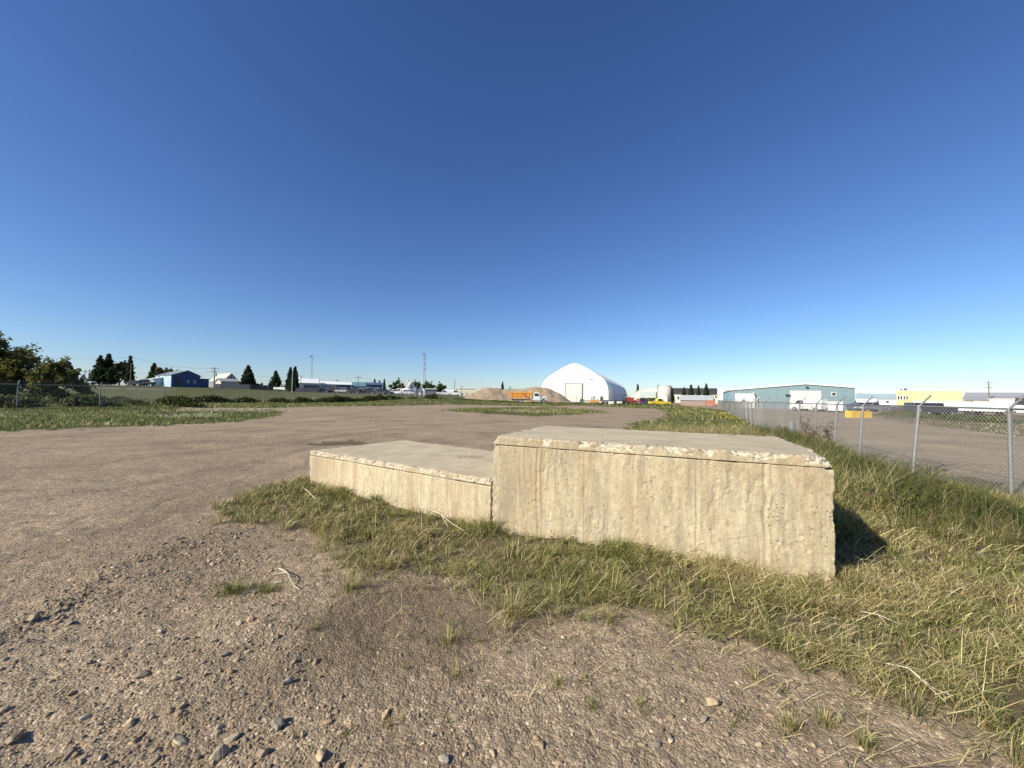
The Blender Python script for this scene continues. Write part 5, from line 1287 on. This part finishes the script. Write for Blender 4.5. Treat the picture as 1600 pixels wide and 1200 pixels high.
# --- sand pile
def pile():
    x0, x1 = XP(705, 104), XP(900, 104); yc = 104
    nx, ny = 150, 90; xs = np.linspace(x0 - 1, x1 + 1, nx); ys = np.linspace(yc - 9, yc + 22, ny)
    Xg, Yg = np.meshgrid(xs, ys, indexing='ij'); x, y = Xg.ravel(), Yg.ravel()
    g = np.random.default_rng(3); z = np.full(x.shape, -0.3)
    peaks = [(XP(a, b), b, ZP(a, c, b) + .25, s_) for a, b, c, s_ in ((762, 108, 605.5, .66), (775, 109, 606, .6), (790, 110, 608, .6), (806, 110, 608.5, .6), (822, 109, 606.5, .58), (836, 108, 605.5, .58), (847, 108, 605.5, .60), (855, 107.5, 607.5, .62), (747, 106, 613, .55))]
    for px, py, h, s in peaks:
        d = np.hypot(x - px, (y - py)) + (fbm(x * .35, y * .35, 7, 3) - .5) * 1.6
        c = h - s * np.sqrt(d * d + 1.5) + s * .7
        z = np.log(np.exp(z * 2.5) + np.exp(c * 2.5)) / 2.5
    z = np.where(z > -.25, z + (fbm(x * 1.1, y * 1.1, 9, 4) - .5) * .35 + (fbm(x * .5 + y * .1, y * .15, 10, 2) - .5) * .3, -.3)
    i = np.arange(nx - 1)[:, None]; j = np.arange(ny - 1)[None, :]
    F = np.stack((i * ny + j, (i + 1) * ny + j, (i + 1) * ny + j + 1, i * ny + j + 1), -1).reshape(-1, 4)
    V = np.stack((x, y, z), -1); zf = z[F].max(1); F = F[zf > -.28]
    o = np_mesh("sand_pile", V - np.array([np.mean(x), yc, 0]), F, paint("road_sand", (.33, .245, .152), .95, 0, .18, .35, .2), smooth=True)
    o.location = (float(np.mean(x)), yc, 0)
    bm = bmesh.new(); bm.from_mesh(o.data); bmesh.ops.delete(bm, geom=[v for v in bm.verts if not v.link_faces], context='VERTS'); bm.to_mesh(o.data); bm.free()
    tag(o, "large brown pile of road sand with several humps behind the orange truck", "sand pile")
pile()

# --- open arched shelter and silo
def shelter():
    Y = 112; X = XP(1014, Y); W = (XP(1044, Y) - XP(985, Y)) / 2 * 0.93; H = ZP(1014, 606, Y)
    r = thing("arched_shelter", "small open-ended white arched shelter between the dome and the cream silo", "shelter", (X, Y, 0), -0.33)
    ns = 20; arc = [(-W * math.cos(math.pi * k / ns), H * math.sin(math.pi * k / ns) ** .85) for k in range(ns + 1)]
    Ln = 12; V = []; F = []
    for R in (1.0, .965):
        for y in (0, Ln):
            for x, z in arc: V.append((x * R, y, z * R - (.0 if z > .01 else .3)))
    n = ns + 1
    for k in range(ns):
        F += [(k, k + 1, n + k + 1, n + k), (2 * n + k, 3 * n + k, 3 * n + k + 1, 2 * n + k + 1), (k, 2 * n + k, 2 * n + k + 1, k + 1), (n + k, n + k + 1, 3 * n + k + 1, 3 * n + k)]
    MB().add(V, F).build("shell", ribbed("white_quonset", (.72, .72, .68), .4, 'Y'), r)
    MB().box(-W * .62, -W * .50, .3, Ln - .2, -.3, H * .70).box(W * .44, W * .56, .3, Ln - .2, -.3, H * .74).build("inner_wall", DARK, r)
    m = MB()
    oz = H * .78; ox = (-W * .48, W * .42)
    for y in (.1,):
        L_ = [(x, z) for x, z in arc if x < ox[0]]; R_ = [(x, z) for x, z in arc if x > ox[1]]
        m.prism_y([(-W * .97, -.3), (ox[0], -.3), (ox[0], oz)] + [(x * .96, z * .96) for x, z in L_[::-1] if z > .05], y, y + .1)
        m.prism_y([(ox[1], -.3), (W * .97, -.3)] + [(x * .96, z * .96) for x, z in R_[::-1] if z > .05] + [(ox[1], oz)], y, y + .1)
        top = [(x * .96, z * .96) for x, z in arc if z * .96 > oz]
        m.prism_y([(ox[1], oz)] + top[::-1] + [(ox[0], oz)], y, y + .1)
    m.build("end_panel", paint("panel_white", (.70, .67, .58), .6), r)
    MB().box(ox[0] - .15, ox[0], -.1, .35, -.3, oz).box(ox[1], ox[1] + .15, -.1, .35, -.3, oz).build("door_frame", paint("panel_white2", (.6, .58, .5), .6), r)
    X = XP(1038, 124); rr = (XP(1048, 124) - XP(1029, 124)) / 2; h = ZP(1038, 602, 124)
    s = thing("silo", "cream cylindrical silo tank with a low domed top beside the arched shelter", "silo", (X, 124, 0))
    MB().tube((0, 0, -.3), (0, 0, h - .35), rr, rr, 28).build("tank", paint("cream_tank", (.66, .60, .48), .6, 0, .15, .8, .3), s, True)
    MB().tube((0, 0, h - .35), (0, 0, h), rr * 1.03, rr * .45, 28).build("lid", paint("tank_lid", (.6, .57, .48), .6), s)
    MB().box(rr * .98, rr * 1.02 + .1, -.3, -.22, 0, h).box(rr * .98, rr * 1.02 + .1, .22, .3, 0, h).build("ladder", DARK, s)
shelter()

def far_wood():
    g = np.random.default_rng(55); n = 26000
    x = g.uniform(-1300, 1300, n); y = 760 + g.normal(0, 14, n) - np.abs(x) * .12
    h = 1.0 + 6.5 * fbm(x * .02, x * 0 + 3, 150, 4) ** 1.3
    P = np.stack((x, y, hgt(x, y, False) + h * g.random(n) ** .7), -1)
    o = leaf_mesh("far_wood", P, g.uniform(1.2, 3.0, n), DEC_PAL * 1.2, g, None, 1.2)
    tag(o, "thin line of far-off woodland along the flat horizon", "woodland", kind="stuff")
far_wood()

# ------------------------------------------------------------------ vehicles
def wheel(root, x, y, r, w, nm="wheel"):
    t = MB().tube((x, y - w / 2, r), (x, y + w / 2, r), r, r, 20).build(nm, BLACK, root)
    s = -1 if y < 0 else 1
    MB().tube((x, y + s * (w / 2 - .02), r), (x, y + s * (w / 2 + .015), r), r * .58, r * .5, 14).build("rim", paint("rim", (.45, .45, .45), .4, .5), t)
    return t
def vehicle(kind, label, px, Y, rz, col, L=None, group=None, cat=None, z=None):
    X = XP(px, Y); root = thing({"pickup": "pickup_truck", "car": "parked_car", "van": "parked_van", "suv": "parked_car"}[kind], label, cat or {"pickup": "pickup truck", "car": "car", "van": "van", "suv": "car"}[kind], (X, Y, hg(X, Y) if z is None else z), rz, group)
    M = paint("car_%s" % str(col), col, .3, 0, .04, 1, .05); hw = .92
    if kind == "pickup":
        lo = [(-2.7, .45), (2.65, .45), (2.7, .95), (1.35, 1.08), (.9, 1.15), (-.75, 1.15), (-.78, 1.12), (-2.7, 1.12)]; cab = [(.95, 1.14), (.42, 1.78), (-.62, 1.8), (-.78, 1.14)]; gl = [(.80, 1.2), (.38, 1.70), (-.55, 1.72), (-.66, 1.2)]; wx = (-1.75, 1.75)
    elif kind == "van":
        lo = [(-2.6, .4), (2.6, .4), (2.65, .95), (2.0, 1.2), (-2.6, 1.2)]; cab = [(2.0, 1.19), (1.35, 2.05), (-2.55, 2.1), (-2.6, 1.19)]; gl = [(1.8, 1.25), (1.3, 1.85), (.3, 1.87), (.3, 1.25)]; wx = (-1.7, 1.7)
    else:
        k = 1.0 if kind == "car" else 1.18
        lo = [(-2.25, .35), (2.2, .35), (2.25, .75 * k), (1.1, .92 * k), (-1.7, .98 * k), (-2.2, .9 * k)]; cab = [(1.15, .91 * k), (.45, 1.42 * k), (-1.0, 1.45 * k), (-1.75, .97 * k)]; gl = [(.95, .97 * k), (.42, 1.35 * k), (-.95, 1.37 * k), (-1.5, 1.0 * k)]; wx = (-1.4, 1.38)
    MB().prism_y(lo, -hw, hw).build("body", M, root, bevel=.05)
    MB().prism_y(cab, -hw * .86, hw * .86).build("cabin", M, root, bevel=.04)
    MB().prism_y(gl, -hw * .86 - .012, hw * .86 + .012).build("side_window", GLASS, root)
    a, b = cab[0], cab[1]; c = lambda t, o: (a[0] + (b[0] - a[0]) * t + o, a[1] + (b[1] - a[1]) * t + o * .4)
    MB().prism_y([c(.12, .0), c(.12, .02), c(.9, .02), c(.9, .0)], -hw * .74, hw * .74).build("windscreen", GLASS, root)
    if kind == "pickup": MB().box(-2.62, -.85, -hw * .86, hw * .86, 1.10, 1.135).build("cargo_bed", DARK, root)
    xf, xb = max(p[0] for p in lo), min(p[0] for p in lo)
    for s in (-1, 1):
        for w in wx: wheel(root, w, s * (hw - .08), .36, .22)
        MB().box(xf - .06, xf + .02, s * .55 - .16, s * .55 + .16, .66, .8).build("headlight", TRIM, root)
        MB().box(xb - .02, xb + .05, s * .74 - .1, s * .74 + .1, .66, .88).build("tail_light", paint("red_lens", (.4, .02, .02), .3), root)
    MB().box(xf - .03, xf + .06, -.8, .8, .42, .56).build("bumper", DARK, root)
    return root
W3 = (.78, .78, .76); RED = (.45, .05, .03); BLU = (.05, .07, .16)
vehicle("pickup", "yellow pickup truck parked below the cream silo", 1030, 97, 0.05, (.68, .50, .04), z=0)
vehicle("pickup", "dull red pickup parked before the arched shelter opening", 1002, 100, .1, (.28, .06, .04), z=0)
vehicle("car", "small dark blue car nose to tail with the yellow pickup", 1012, 98, 3.1, BLU, z=0)
VT = "vehicles parked along the far town edge"
vehicle("pickup", "white pickup leftmost of the four white vehicles below the wide dark tree", 611, 128, 3.2, W3, group=VT)
vehicle("suv", "white wagon second from left of the four white vehicles", 620, 127, 0, W3, group=VT)
vehicle("van", "white van third from left of the four white vehicles", 628, 127, 3.1, W3, group=VT)
vehicle("suv", "silver car at the right of the four white vehicles by the gabled house", 637, 126, 0, (.6, .6, .6), group=VT)
vehicle("car", "black car in front of the cream walled store", 504, 122, .2, (.03, .03, .03), group=VT)
vehicle("suv", "dark brown wagon below the white-roofed dark store", 521, 124, 3.2, (.08, .05, .04), group=VT)
vehicle("pickup", "grey pickup parked between the cream store and the teal-roofed store", 538, 124, 0, (.35, .34, .34), group=VT)
vehicle("suv", "black wagon in front of the white teal-roofed store", 553, 123, 3.1, (.03, .03, .035), group=VT)
vehicle("pickup", "pale pickup left of the dark blue store", 566, 126, .1, (.55, .55, .56), group=VT)
vehicle("suv", "black wagon hard against the dark blue store front", 577, 125, 0, (.03, .03, .03), group=VT)
vehicle("pickup", "dark pickup at the right corner of the dark blue store", 592, 125, 3.1, (.05, .055, .07), group=VT)
vehicle("suv", "dark wagon between the dark blue store and the white vehicles", 602, 125, .1, (.04, .04, .045), group=VT)
vehicle("pickup", "white pickup near the small tree left of the sand pile", 694, 124, .2, W3, group=VT)
vehicle("van", "white van just left of the cream warehouse", 708, 132, 0, W3, group=VT)
vehicle("car", "dark car parked right of the dense spruce clump", 212, 108, .1, (.03, .035, .05), group=VT)
vehicle("pickup", "black pickup left of the workshop's pale annex", 224, 110, 3.1, (.03, .03, .03), group=VT)
vehicle("car", "silver car left of the dense spruce clump near the white hut", 133, 108, 0.1, (.6, .62, .64), group=VT)
vehicle("pickup", "white pickup right of the lone spruce", 443, 122, 0, W3, group=VT)
VR = "vehicles in the yards across the gravel road"
vehicle("van", "white van in front of the cream roller door", 1263, 66, 1.9, W3, z=0, group=VR)
vehicle("pickup", "white pickup beside the van at the roller door", 1279, 66, .3, W3, z=0, group=VR)
vehicle("suv", "dark blue wagon parked right of the teal shed corner", 1345, 74, .1, (.06, .09, .15), z=0, group=VR)
vehicle("pickup", "grey pickup parked right of the dark blue wagon", 1362, 72, 3.2, (.20, .23, .27), z=0, group=VR)
vehicle("pickup", "dark pickup left of the long white trailers", 1428, 56, .05, (.06, .07, .09), z=0, group=VR)
vehicle("pickup", "charcoal pickup nosed up to the long white trailers", 1458, 55, 3.2, (.05, .05, .06), z=0, group=VR)
def trailer(label, px1, Y1, px2, Y2, h, deck=.75, group="long white trailers across the road"):
    m, rz, W = facade(px1, Y1, px2, Y2); r = thing("box_trailer", label, "trailer", (m.x, m.y, 0), rz, group); w = W / 2
    MB().box(-w, w, 0, 2.5, deck, h).build("box_body", LW, r)
    f = MB(); k = -w
    while k < w: f.box(k - .03, k + .03, -.04, .0, deck, h); k += 1.2
    f.box(-w, w, -.05, 0, deck - .1, deck + .02); f.box(-w, w, -.05, 0, h - .08, h + .02); f.build("side_ribs", paint("alu", (.55, .55, .54), .5), r)
    MB().box(-w + .3, w - .3, .5, 2.0, deck - .25, deck - .02).build("chassis", DARK, r)
    for x in (-w * .78, -w * .62, w * .7):
        for y in (.35, 2.15): wheel(r, x, y, .42, .3)
trailer("left long white ribbed trailer behind the dry grass bank", 1475, 60, 1519, None, 2.15)
trailer("right long white ribbed trailer behind the dry grass bank", 1521, 57.5, 1569, None, 2.2)
trailer("white trailer sitting further back above the dark pickups", 1427, 78, 1474, None, 2.1)
trailer("small white enclosed trailer parked alone in front of the teal shed", 1293, 62, 1317, None, 1.75, .35, None)

def dump_truck():
    Y = 96.5; x0, x1 = XP(797.5, Y), XP(854, Y); s = (x1 - x0) / 8.6
    r = thing("dump_truck", "white-cab dump truck with orange box and striped wing by the sand pile", "dump truck", ((x0 + x1) / 2, Y, 0.05), 0.0)
    r.scale = (s, s, s * 0.9)
    OR = paint("orange_box", (.80, .33, .02), .45, 0, .08, 1.5, .12); CW = paint("cab_white", (.80, .80, .78), .35)
    b = MB(); b.prism_y([(-4.2, 1.25), (.35, 1.25), (.55, 2.75), (-4.3, 2.75)], -1.2, 1.2)
    bx = b.build("dump_box", OR, r)
    q = MB(); 
    for x in (-3.9, -2.9, -1.9, -.9, .1): q.box(x - .06, x + .06, -1.29, -1.2, 1.3, 2.72); q.box(x - .06, x + .06, 1.2, 1.29, 1.3, 2.72)
    q.box(-4.32, .56, -1.3, -1.2, 2.6, 2.8); q.box(-4.32, .56, 1.2, 1.3, 2.6, 2.8); q.box(-4.25, .4, -1.27, -1.2, 1.9, 1.98); q.build("box_ribs", OR, bx)
    MB().prism_y([(.35, 2.6), (1.25, 2.95), (1.25, 3.05), (.3, 2.95)], -1.15, 1.15).build("cab_shield", OR, bx)
    MB().box(-4.38, -4.3, -1.2, 1.2, 1.2, 2.8).build("tailgate", OR, bx)
    MB().box(-4.1, 4.0, -.45, .45, .75, 1.1).build("chassis", DARK, r)
    c = MB().prism_y([(1.1, .8), (2.75, .8), (2.75, 1.95), (2.5, 2.75), (2.3, 2.85), (1.1, 2.85)], -1.1, 1.1).build("cab", CW, r, bevel=.05)
    MB().prism_y([(2.72, .85), (4.25, .85), (4.35, 1.3), (4.15, 1.85), (2.72, 2.02)], -.88, .88).build("hood", CW, r, bevel=.06)
    MB().prism_y([(3.05, 1.0), (3.15, 1.35), (3.5, 1.5), (3.95, 1.45), (4.3, 1.15), (4.3, 1.35), (4.0, 1.6), (3.5, 1.66), (3.05, 1.5)], -1.15, 1.15).build("fender", CW, r)
    MB().prism_y([(1.35, 1.95), (2.45, 1.95), (2.3, 2.62), (1.35, 2.65)], -1.115, 1.115).build("side_window", GLASS, c)
    MB().prism_y([(2.72, 2.0), (2.77, 2.0), (2.54, 2.72), (2.50, 2.72)], -.95, .95).build("windscreen", GLASS, c)
    MB().box(4.32, 4.4, -.6, .6, .95, 1.6).build("grille", DARK, r); MB().box(4.25, 4.5, -1.15, 1.15, .55, .8).build("bumper", DARK, r)
    for sy in (-1, 1):
        MB().box(4.2, 4.33, sy * .9 - .14, sy * .9 + .14, 1.1, 1.35).build("headlight", TRIM, r)
        MB().box(2.55, 2.62, sy * 1.25 - .1, sy * 1.25 + .1, 1.95, 2.5).build("mirror", DARK, r)
        wheel(r, 3.55, sy * 1.0, .52, .3)
        for x in (-1.9, -3.15): wheel(r, x, sy * .95, .52, .55)
    MB().tube((.92, .75, 1.0), (.92, .75, 3.1), .08, .08, 8).build("exhaust_stack", DARK, r)
    MB().box(.55, 1.05, -1.1, -.55, .55, 1.15).build("fuel_tank", paint("alu", (.55, .55, .54), .5), r)
    w = MB(); w.prism_y([(-1.5, 2.35), (-1.15, 2.55), (1.35, .45), (1.0, .25)], -1.55, -1.42)
    wg = w.build("side_wing", paint("wing_grey", (.22, .15, .13), .6), r)
    st = MB()
    for k in range(5):
        t0 = (k + .1) / 5; t1 = t0 + .1; f = lambda t, o: (-1.42 + 2.5 * t + o * .32, 2.42 - 2.1 * t + o * .18)
        st.prism_y([f(t0, 0), f(t0, 1), f(t1, 1), f(t1, 0)], -1.565, -1.552)
    st.build("warning_stripe", paint("stripe_orange", (.55, .12, .04), .5), wg)
    MB().box(1.5, 2.1, -.5, .5, 2.86, 3.02).build("light_bar", paint("amber", (.8, .35, .02), .3), c)
dump_truck()

def machines():
    def loader():
        X = XP(929, 95); r = thing("generator_cart", "orange wheeled machine with a small grey mast box in front of the dome", "machine", (X, 95, 0))
        MB().box(-1.0, 1.0, -.6, .6, .5, 1.15).build("body", paint("mach_orange", (.75, .34, .06), .5), r, bevel=.06)
        MB().box(-.9, -.75, -.1, .1, 1.1, 2.0).box(.75, .9, -.1, .1, 1.1, 1.7).build("uprights", DARK, r); MB().box(-.5, .2, -.3, .3, 1.15, 2.2).build("mast_box", paint("mach_grey", (.5, .48, .45), .5), r)
        for x in (-.7, .7):
            for y in (-.6, .6): wheel(r, x, y, .3, .2)
    loader()
    X = XP(909, 94); r = thing("mixer", "grey green round drum machine right of the dome's door", "machine", (X, 94, 0))
    MB().tube((0, -.3, .9), (.0, .5, 1.3), .6, .35, 12).build("drum", paint("mach_green", (.30, .36, .30), .6), r); MB().box(-.7, .7, -.1, .3, .15, .4).box(.0, .15, 0, .15, .3, 2.0).build("stand", paint("mach_green2", (.28, .33, .28), .6), r)
    for y in (-.35, .45): wheel(r, -.3, y, .28, .15)
    X = XP(962, 96); r = thing("flatbed_trailer", "low black flatbed trailer right of the dome", "trailer", (X, 96, 0), .03)
    MB().box(-3.6, 3.6, -1.2, 1.2, .95, 1.2).build("deck", DARK, r); MB().box(-3.6, -3.45, -1.2, 1.2, 1.2, 2.1).box(1.3, 1.4, -1.2, -1.1, 1.2, 2.6).box(2.6, 2.7, -1.2, -1.1, 1.2, 2.6).box(1.3, 2.7, -1.2, -1.1, 2.5, 2.6).build("rack", DARK, r)
    for x in (-2.9, -1.9, 2.3):
        for y in (-1.0, 1.0): wheel(r, x, y, .42, .3)
    for i, (px, lab) in enumerate(((955, "white cube tank under the black flatbed's front"), (968, "white cube tank beside the red implement"))):
        X = XP(px, 93.5); r = thing("cube_tank", lab, "tank", (X, 93.5, 0)); MB().box(-.55, .55, -.5, .5, .15, .95).build("tank", WHITE, r, bevel=.05); MB().box(-.6, .6, -.55, .55, 0, .14).build("pallet", paint("pallet", (.4, .3, .2), .8), r)
        MB().tube((0, 0, .95), (0, 0, 1.0), .12, .12, 10).build("cap", BLACK, r)
    X = XP(984, 95); r = thing("farm_implement", "red hopper implement with angled legs left of the arched shelter", "machine", (X, 95, 0)); RM = paint("implement_red", (.36, .05, .04), .5, 0, .15, 2)
    MB().prism_y([(-1.1, 1.9), (1.1, 1.9), (.4, .9), (-.4, .9)], -.7, .7).build("hopper", RM, r)
    lg = MB(); 
    for x in (-1, 1):
        for y in (-.6, .6): lg.tube((x * 1.0, y, 0), (x * .7, y, 1.6), .06, .06, 6)
    lg.tube((.3, 0, .8), (2.3, -.2, 1.7), .12, .12, 8); lg.build("leg_frame", RM, r)
    for y in (-.6, .6): wheel(r, 0, y, .4, .2)
    X = XP(1110, 93); r = thing("barrier_screen", "faded orange plastic snow fence roll at the far end of the right fence", "barrier", (X, 93, 0)); b = MB()
    for k in range(6): b.box(-1.1, 1.1, -.03, .03, .35 + .22 * k, .48 + .22 * k)
    for k in range(6): b.box(-1.05 + .42 * k, -.95 + .42 * k, -.035, .035, .3, 1.6)
    b.build("netting", paint("snow_orange", (.62, .22, .13), .7), r); MB().tube((-1.1, 0, 0), (-1.1, 0, 1.8), .04).tube((1.1, 0, 0), (1.1, 0, 1.8), .04).build("stake", DARK, r)
    YB = paint("yellow_block", (.80, .50, .03), .6, 0, .08, 1.5, .15)
    for px, lab in ((1332.5, "left of the two yellow barrier blocks across the gravel road"), (1349.5, "right of the two yellow barrier blocks across the gravel road")):
        X = XP(px, 42); r = thing("barrier_block", lab, "barrier", (X, 42, 0), .05, "yellow barrier blocks")
        MB().prism_y([(-.57, -.1), (.57, -.1), (.55, .62), (.52, .72), (-.52, .72), (-.55, .62)], -.4, .4).build("block", YB, r, bevel=.03)
        MB().path([(-.15, 0, .7), (-.12, 0, .82), (.12, 0, .82), (.15, 0, .7)], .02).build("lifting_loop", DARK, r)
    x, y = G(1239, 674); r = thing("utility_pedestal", "small leaning grey green utility box at the foot of the right fence", "utility box", (x, y, hg(x, y)), .3); r.rotation_euler = (.05, -.12, .3)
    MB().box(-.11, .11, -.09, .09, -.1, .50).build("case", paint("pedestal_green", (.30, .38, .33), .6), r, bevel=.01); MB().box(-.12, .12, -.10, .10, .505, .56).build("lid", paint("pedestal_lid", (.40, .48, .42), .6), r, bevel=.015); MB().box(-.015, .015, -.10, -.09, .25, .33).build("latch", DARK, r)
machines()

# ------------------------------------------------------------------ poles, masts, street lamps, wires
WOOD = paint("pole_wood", (.17, .13, .10), .9, 0, .2, 2)
def pole(px, pytop, Y, label, arms=1, r=.13, transformer=False, group="wooden utility poles", arm_w=1.2, z=None):
    X = XP(px, Y); zz = hg(X, Y) if z is None else z; H = ZP(px, pytop, Y) - zz
    o = thing("utility_pole", label, "utility pole", (X, Y, zz), 0, group)
    MB().tube((0, 0, -.5), (0, 0, H), r * 1.25, r * .8, 8).build("pole", WOOD, o)
    for k in range(arms):
        z_ = H - .35 - .9 * k; c = MB().box(-arm_w, arm_w, -.14, -.03, z_ - .06, z_ + .07).build("crossarm", WOOD, o)
        i = MB()
        for x in (-arm_w * .9, -arm_w * .45, arm_w * .45, arm_w * .9): i.tube((x, -.085, z_ + .07), (x, -.085, z_ + .25), .05, .04, 6)
        i.build("insulator", TRIM, c)
    if transformer: MB().tube((.38, 0, H - 2.6), (.38, 0, H - 1.7), .25, .25, 10).build("transformer", paint("xfmr", (.4, .42, .42), .5), o)
    return Vector((X, Y, zz + H))
tops = {}
for k, a in {
    'a': (131.5, 578, 112, "short wooden pole right of the grey flat-roofed building", 1, .1), 'b': (138.5, 577, 116, "short wooden pole left of the dense spruce clump", 0, .1),
    'c': (203, 567, 104, "pale utility pole in front of the slim spruce", 0, .1), 'd': (256, 575, 112, "thin pole beside the blue workshop's annex", 0, .08),
    'e': (334, 574, 112, "dark wooden pole with crossarm and transformer left of the grey-gabled house", 2, .15), 'g': (469.5, 587, 118, "dark pole at the left end of the long white shed", 0, .1),
    'h': (498.5, 593, 124, "dark pole at the right end of the long white shed", 0, .1), 'i': (559, 588, 118, "dark pole before the teal-roofed store", 1, .1), 'j': (627, 594, 116, "pale pole between the parked white vehicles", 0, .08),
    'k': (651.5, 600, 116, "dark short pole beside the white gabled house", 0, .09), 'l': (710, 592, 150, "thin far pole left of the cream warehouse", 0, .1), 'm': (721, 603, 150, "short far pole with crossarm over the cream warehouse", 1, .08),
    'n': (1545.5, 596, 135, "tall power pole with three crossarms over the grey-roofed warehouse", 3, .14)}.items():
    tops[k] = pole(a[0], a[1], a[2], a[3], a[4], a[5], transformer=(k in 'en'), arm_w=1.1 if k != 'n' else 1.3)
def lamp(px, pytop, Y, label, side=1, z=None, r=.09, reach=2.2):
    X = XP(px, Y); zz = hg(X, Y) if z is None else z; H = ZP(px, pytop, Y) - zz
    o = thing("street_lamp", label, "street lamp", (X, Y, zz), 0, "street lamps far off"); m = paint("lamp_alu", (.62, .62, .62), .4, .3)
    MB().tube((0, 0, -.3), (0, 0, H - 1.2), r, r * .7, 8).build("pole", m, o)
    MB().path([(0, 0, H - 1.2), (side * .15 * reach, 0, H - .6), (side * .45 * reach, 0, H - .2), (side * reach, 0, H)], r * .55, 6).build("arm", m, o)
    MB().prism_y([(side * (reach - .3), H - .06), (side * (reach + .4), H - .02), (side * (reach + .4), H + .06), (side * (reach - .3), H + .08)], -.13, .13).build("lamp_head", m, o)
lamp(456, 569, 112, "pale street lamp in front of the spruce pair", 1)
lamp(635.5, 590, 112, "street lamp beside the white gabled house", 1)
lamp(1463, 597, 118, "curved-arm street lamp standing before the yellow building", -1, 0, .11, 1.9)
lamp(1341, 614, 90, "short lamp post at the right corner of the teal shed", 1, 0, .06, .6)
lamp(418, 591, 140, "thin faint lamp post left of the lone spruce", 1)
def mast(px, pytop, Y, label, ants, w=.55):
    X = XP(px, Y); zz = 1.2; H = ZP(px, pytop, Y) - zz; o = thing("radio_mast", label, "radio mast", (X, Y, zz), 0, "radio masts"); m = paint("mast_steel", (.26, .28, .32), .6, .3)
    c = [(w * math.cos(a), w * math.sin(a)) for a in (.5, 2.6, 4.7)]; b = MB()
    for x, y in c: b.tube((x, y, -1), (x * .7, y * .7, H), .07, .06, 4)
    n = int(H / 1.4)
    for k in range(n):
        z0, z1 = H * k / n, H * (k + 1) / n; s0 = 1 - .3 * k / n
        for i in range(3):
            p, q = c[i], c[(i + 1) % 3]; b.tube((p[0] * s0, p[1] * s0, z0), (q[0] * s0, q[1] * s0, z1), .045, .045, 3)
    b.build("lattice", m, o)
    for z, s in ants: MB().tube((s * .3, -.6, H * z), (s * .9, -.6, H * z), .45, .45, 10).box(s * .4, s * .8, -.9, -.7, H * z - .9, H * z + .9).build("antenna", m, o)
    MB().tube((0, 0, H), (0, 0, H + 1.5), .05, .03, 4).build("tip", m, o)
mast(485.5, 555, 230, "left radio mast, slim, rising behind the long white shed", ((.97, -1),), .5)
mast(662, 552, 240, "right radio mast carrying antennas, rising behind the dark trees", ((.98, -1), (.88, 1), (.75, 1), (.64, 1)), .85)
def wire(label, P, sag=.6, r=.02, n=10, grp="overhead wires"):
    o = thing("overhead_wire", label, "wire", tuple(P[0]), 0, grp); O = P[0]; m = MB()
    for a, b in zip(P, P[1:]):
        pts = [a.lerp(b, k / n) - O - Vector((0, 0, sag * 4 * (k / n) * (1 - k / n))) for k in range(n + 1)]; m.path(pts, r, 4)
    m.build("cable", BLACK, o)
far_l = Vector((XP(-80, 95), 95, ZP(-80, 548, 95)))
wire("upper overhead wire from the left edge to the transformer pole", [far_l, tops['c'] + Vector((0, 0, 1.5)), tops['e'] - Vector((0, 0, .2))], 1.0, .025)
wire("wire from the transformer pole to the long white shed's left pole", [tops['e'] - Vector((0, 0, .3)), tops['g']], 1.2, .022)
wire("wire from the long white shed's poles to the teal-roofed store's pole", [tops['g'], tops['h'], tops['i']], .5, .02)
wire("wire running from the teal-roofed store's pole to the pale pole by the white vehicles", [tops['i'], tops['j']], 1.0, .02)
wire("lower wire from the short left poles to the transformer pole", [tops['a'], tops['b'], tops['e'] - Vector((0, 0, 1.4))], .8, .02)
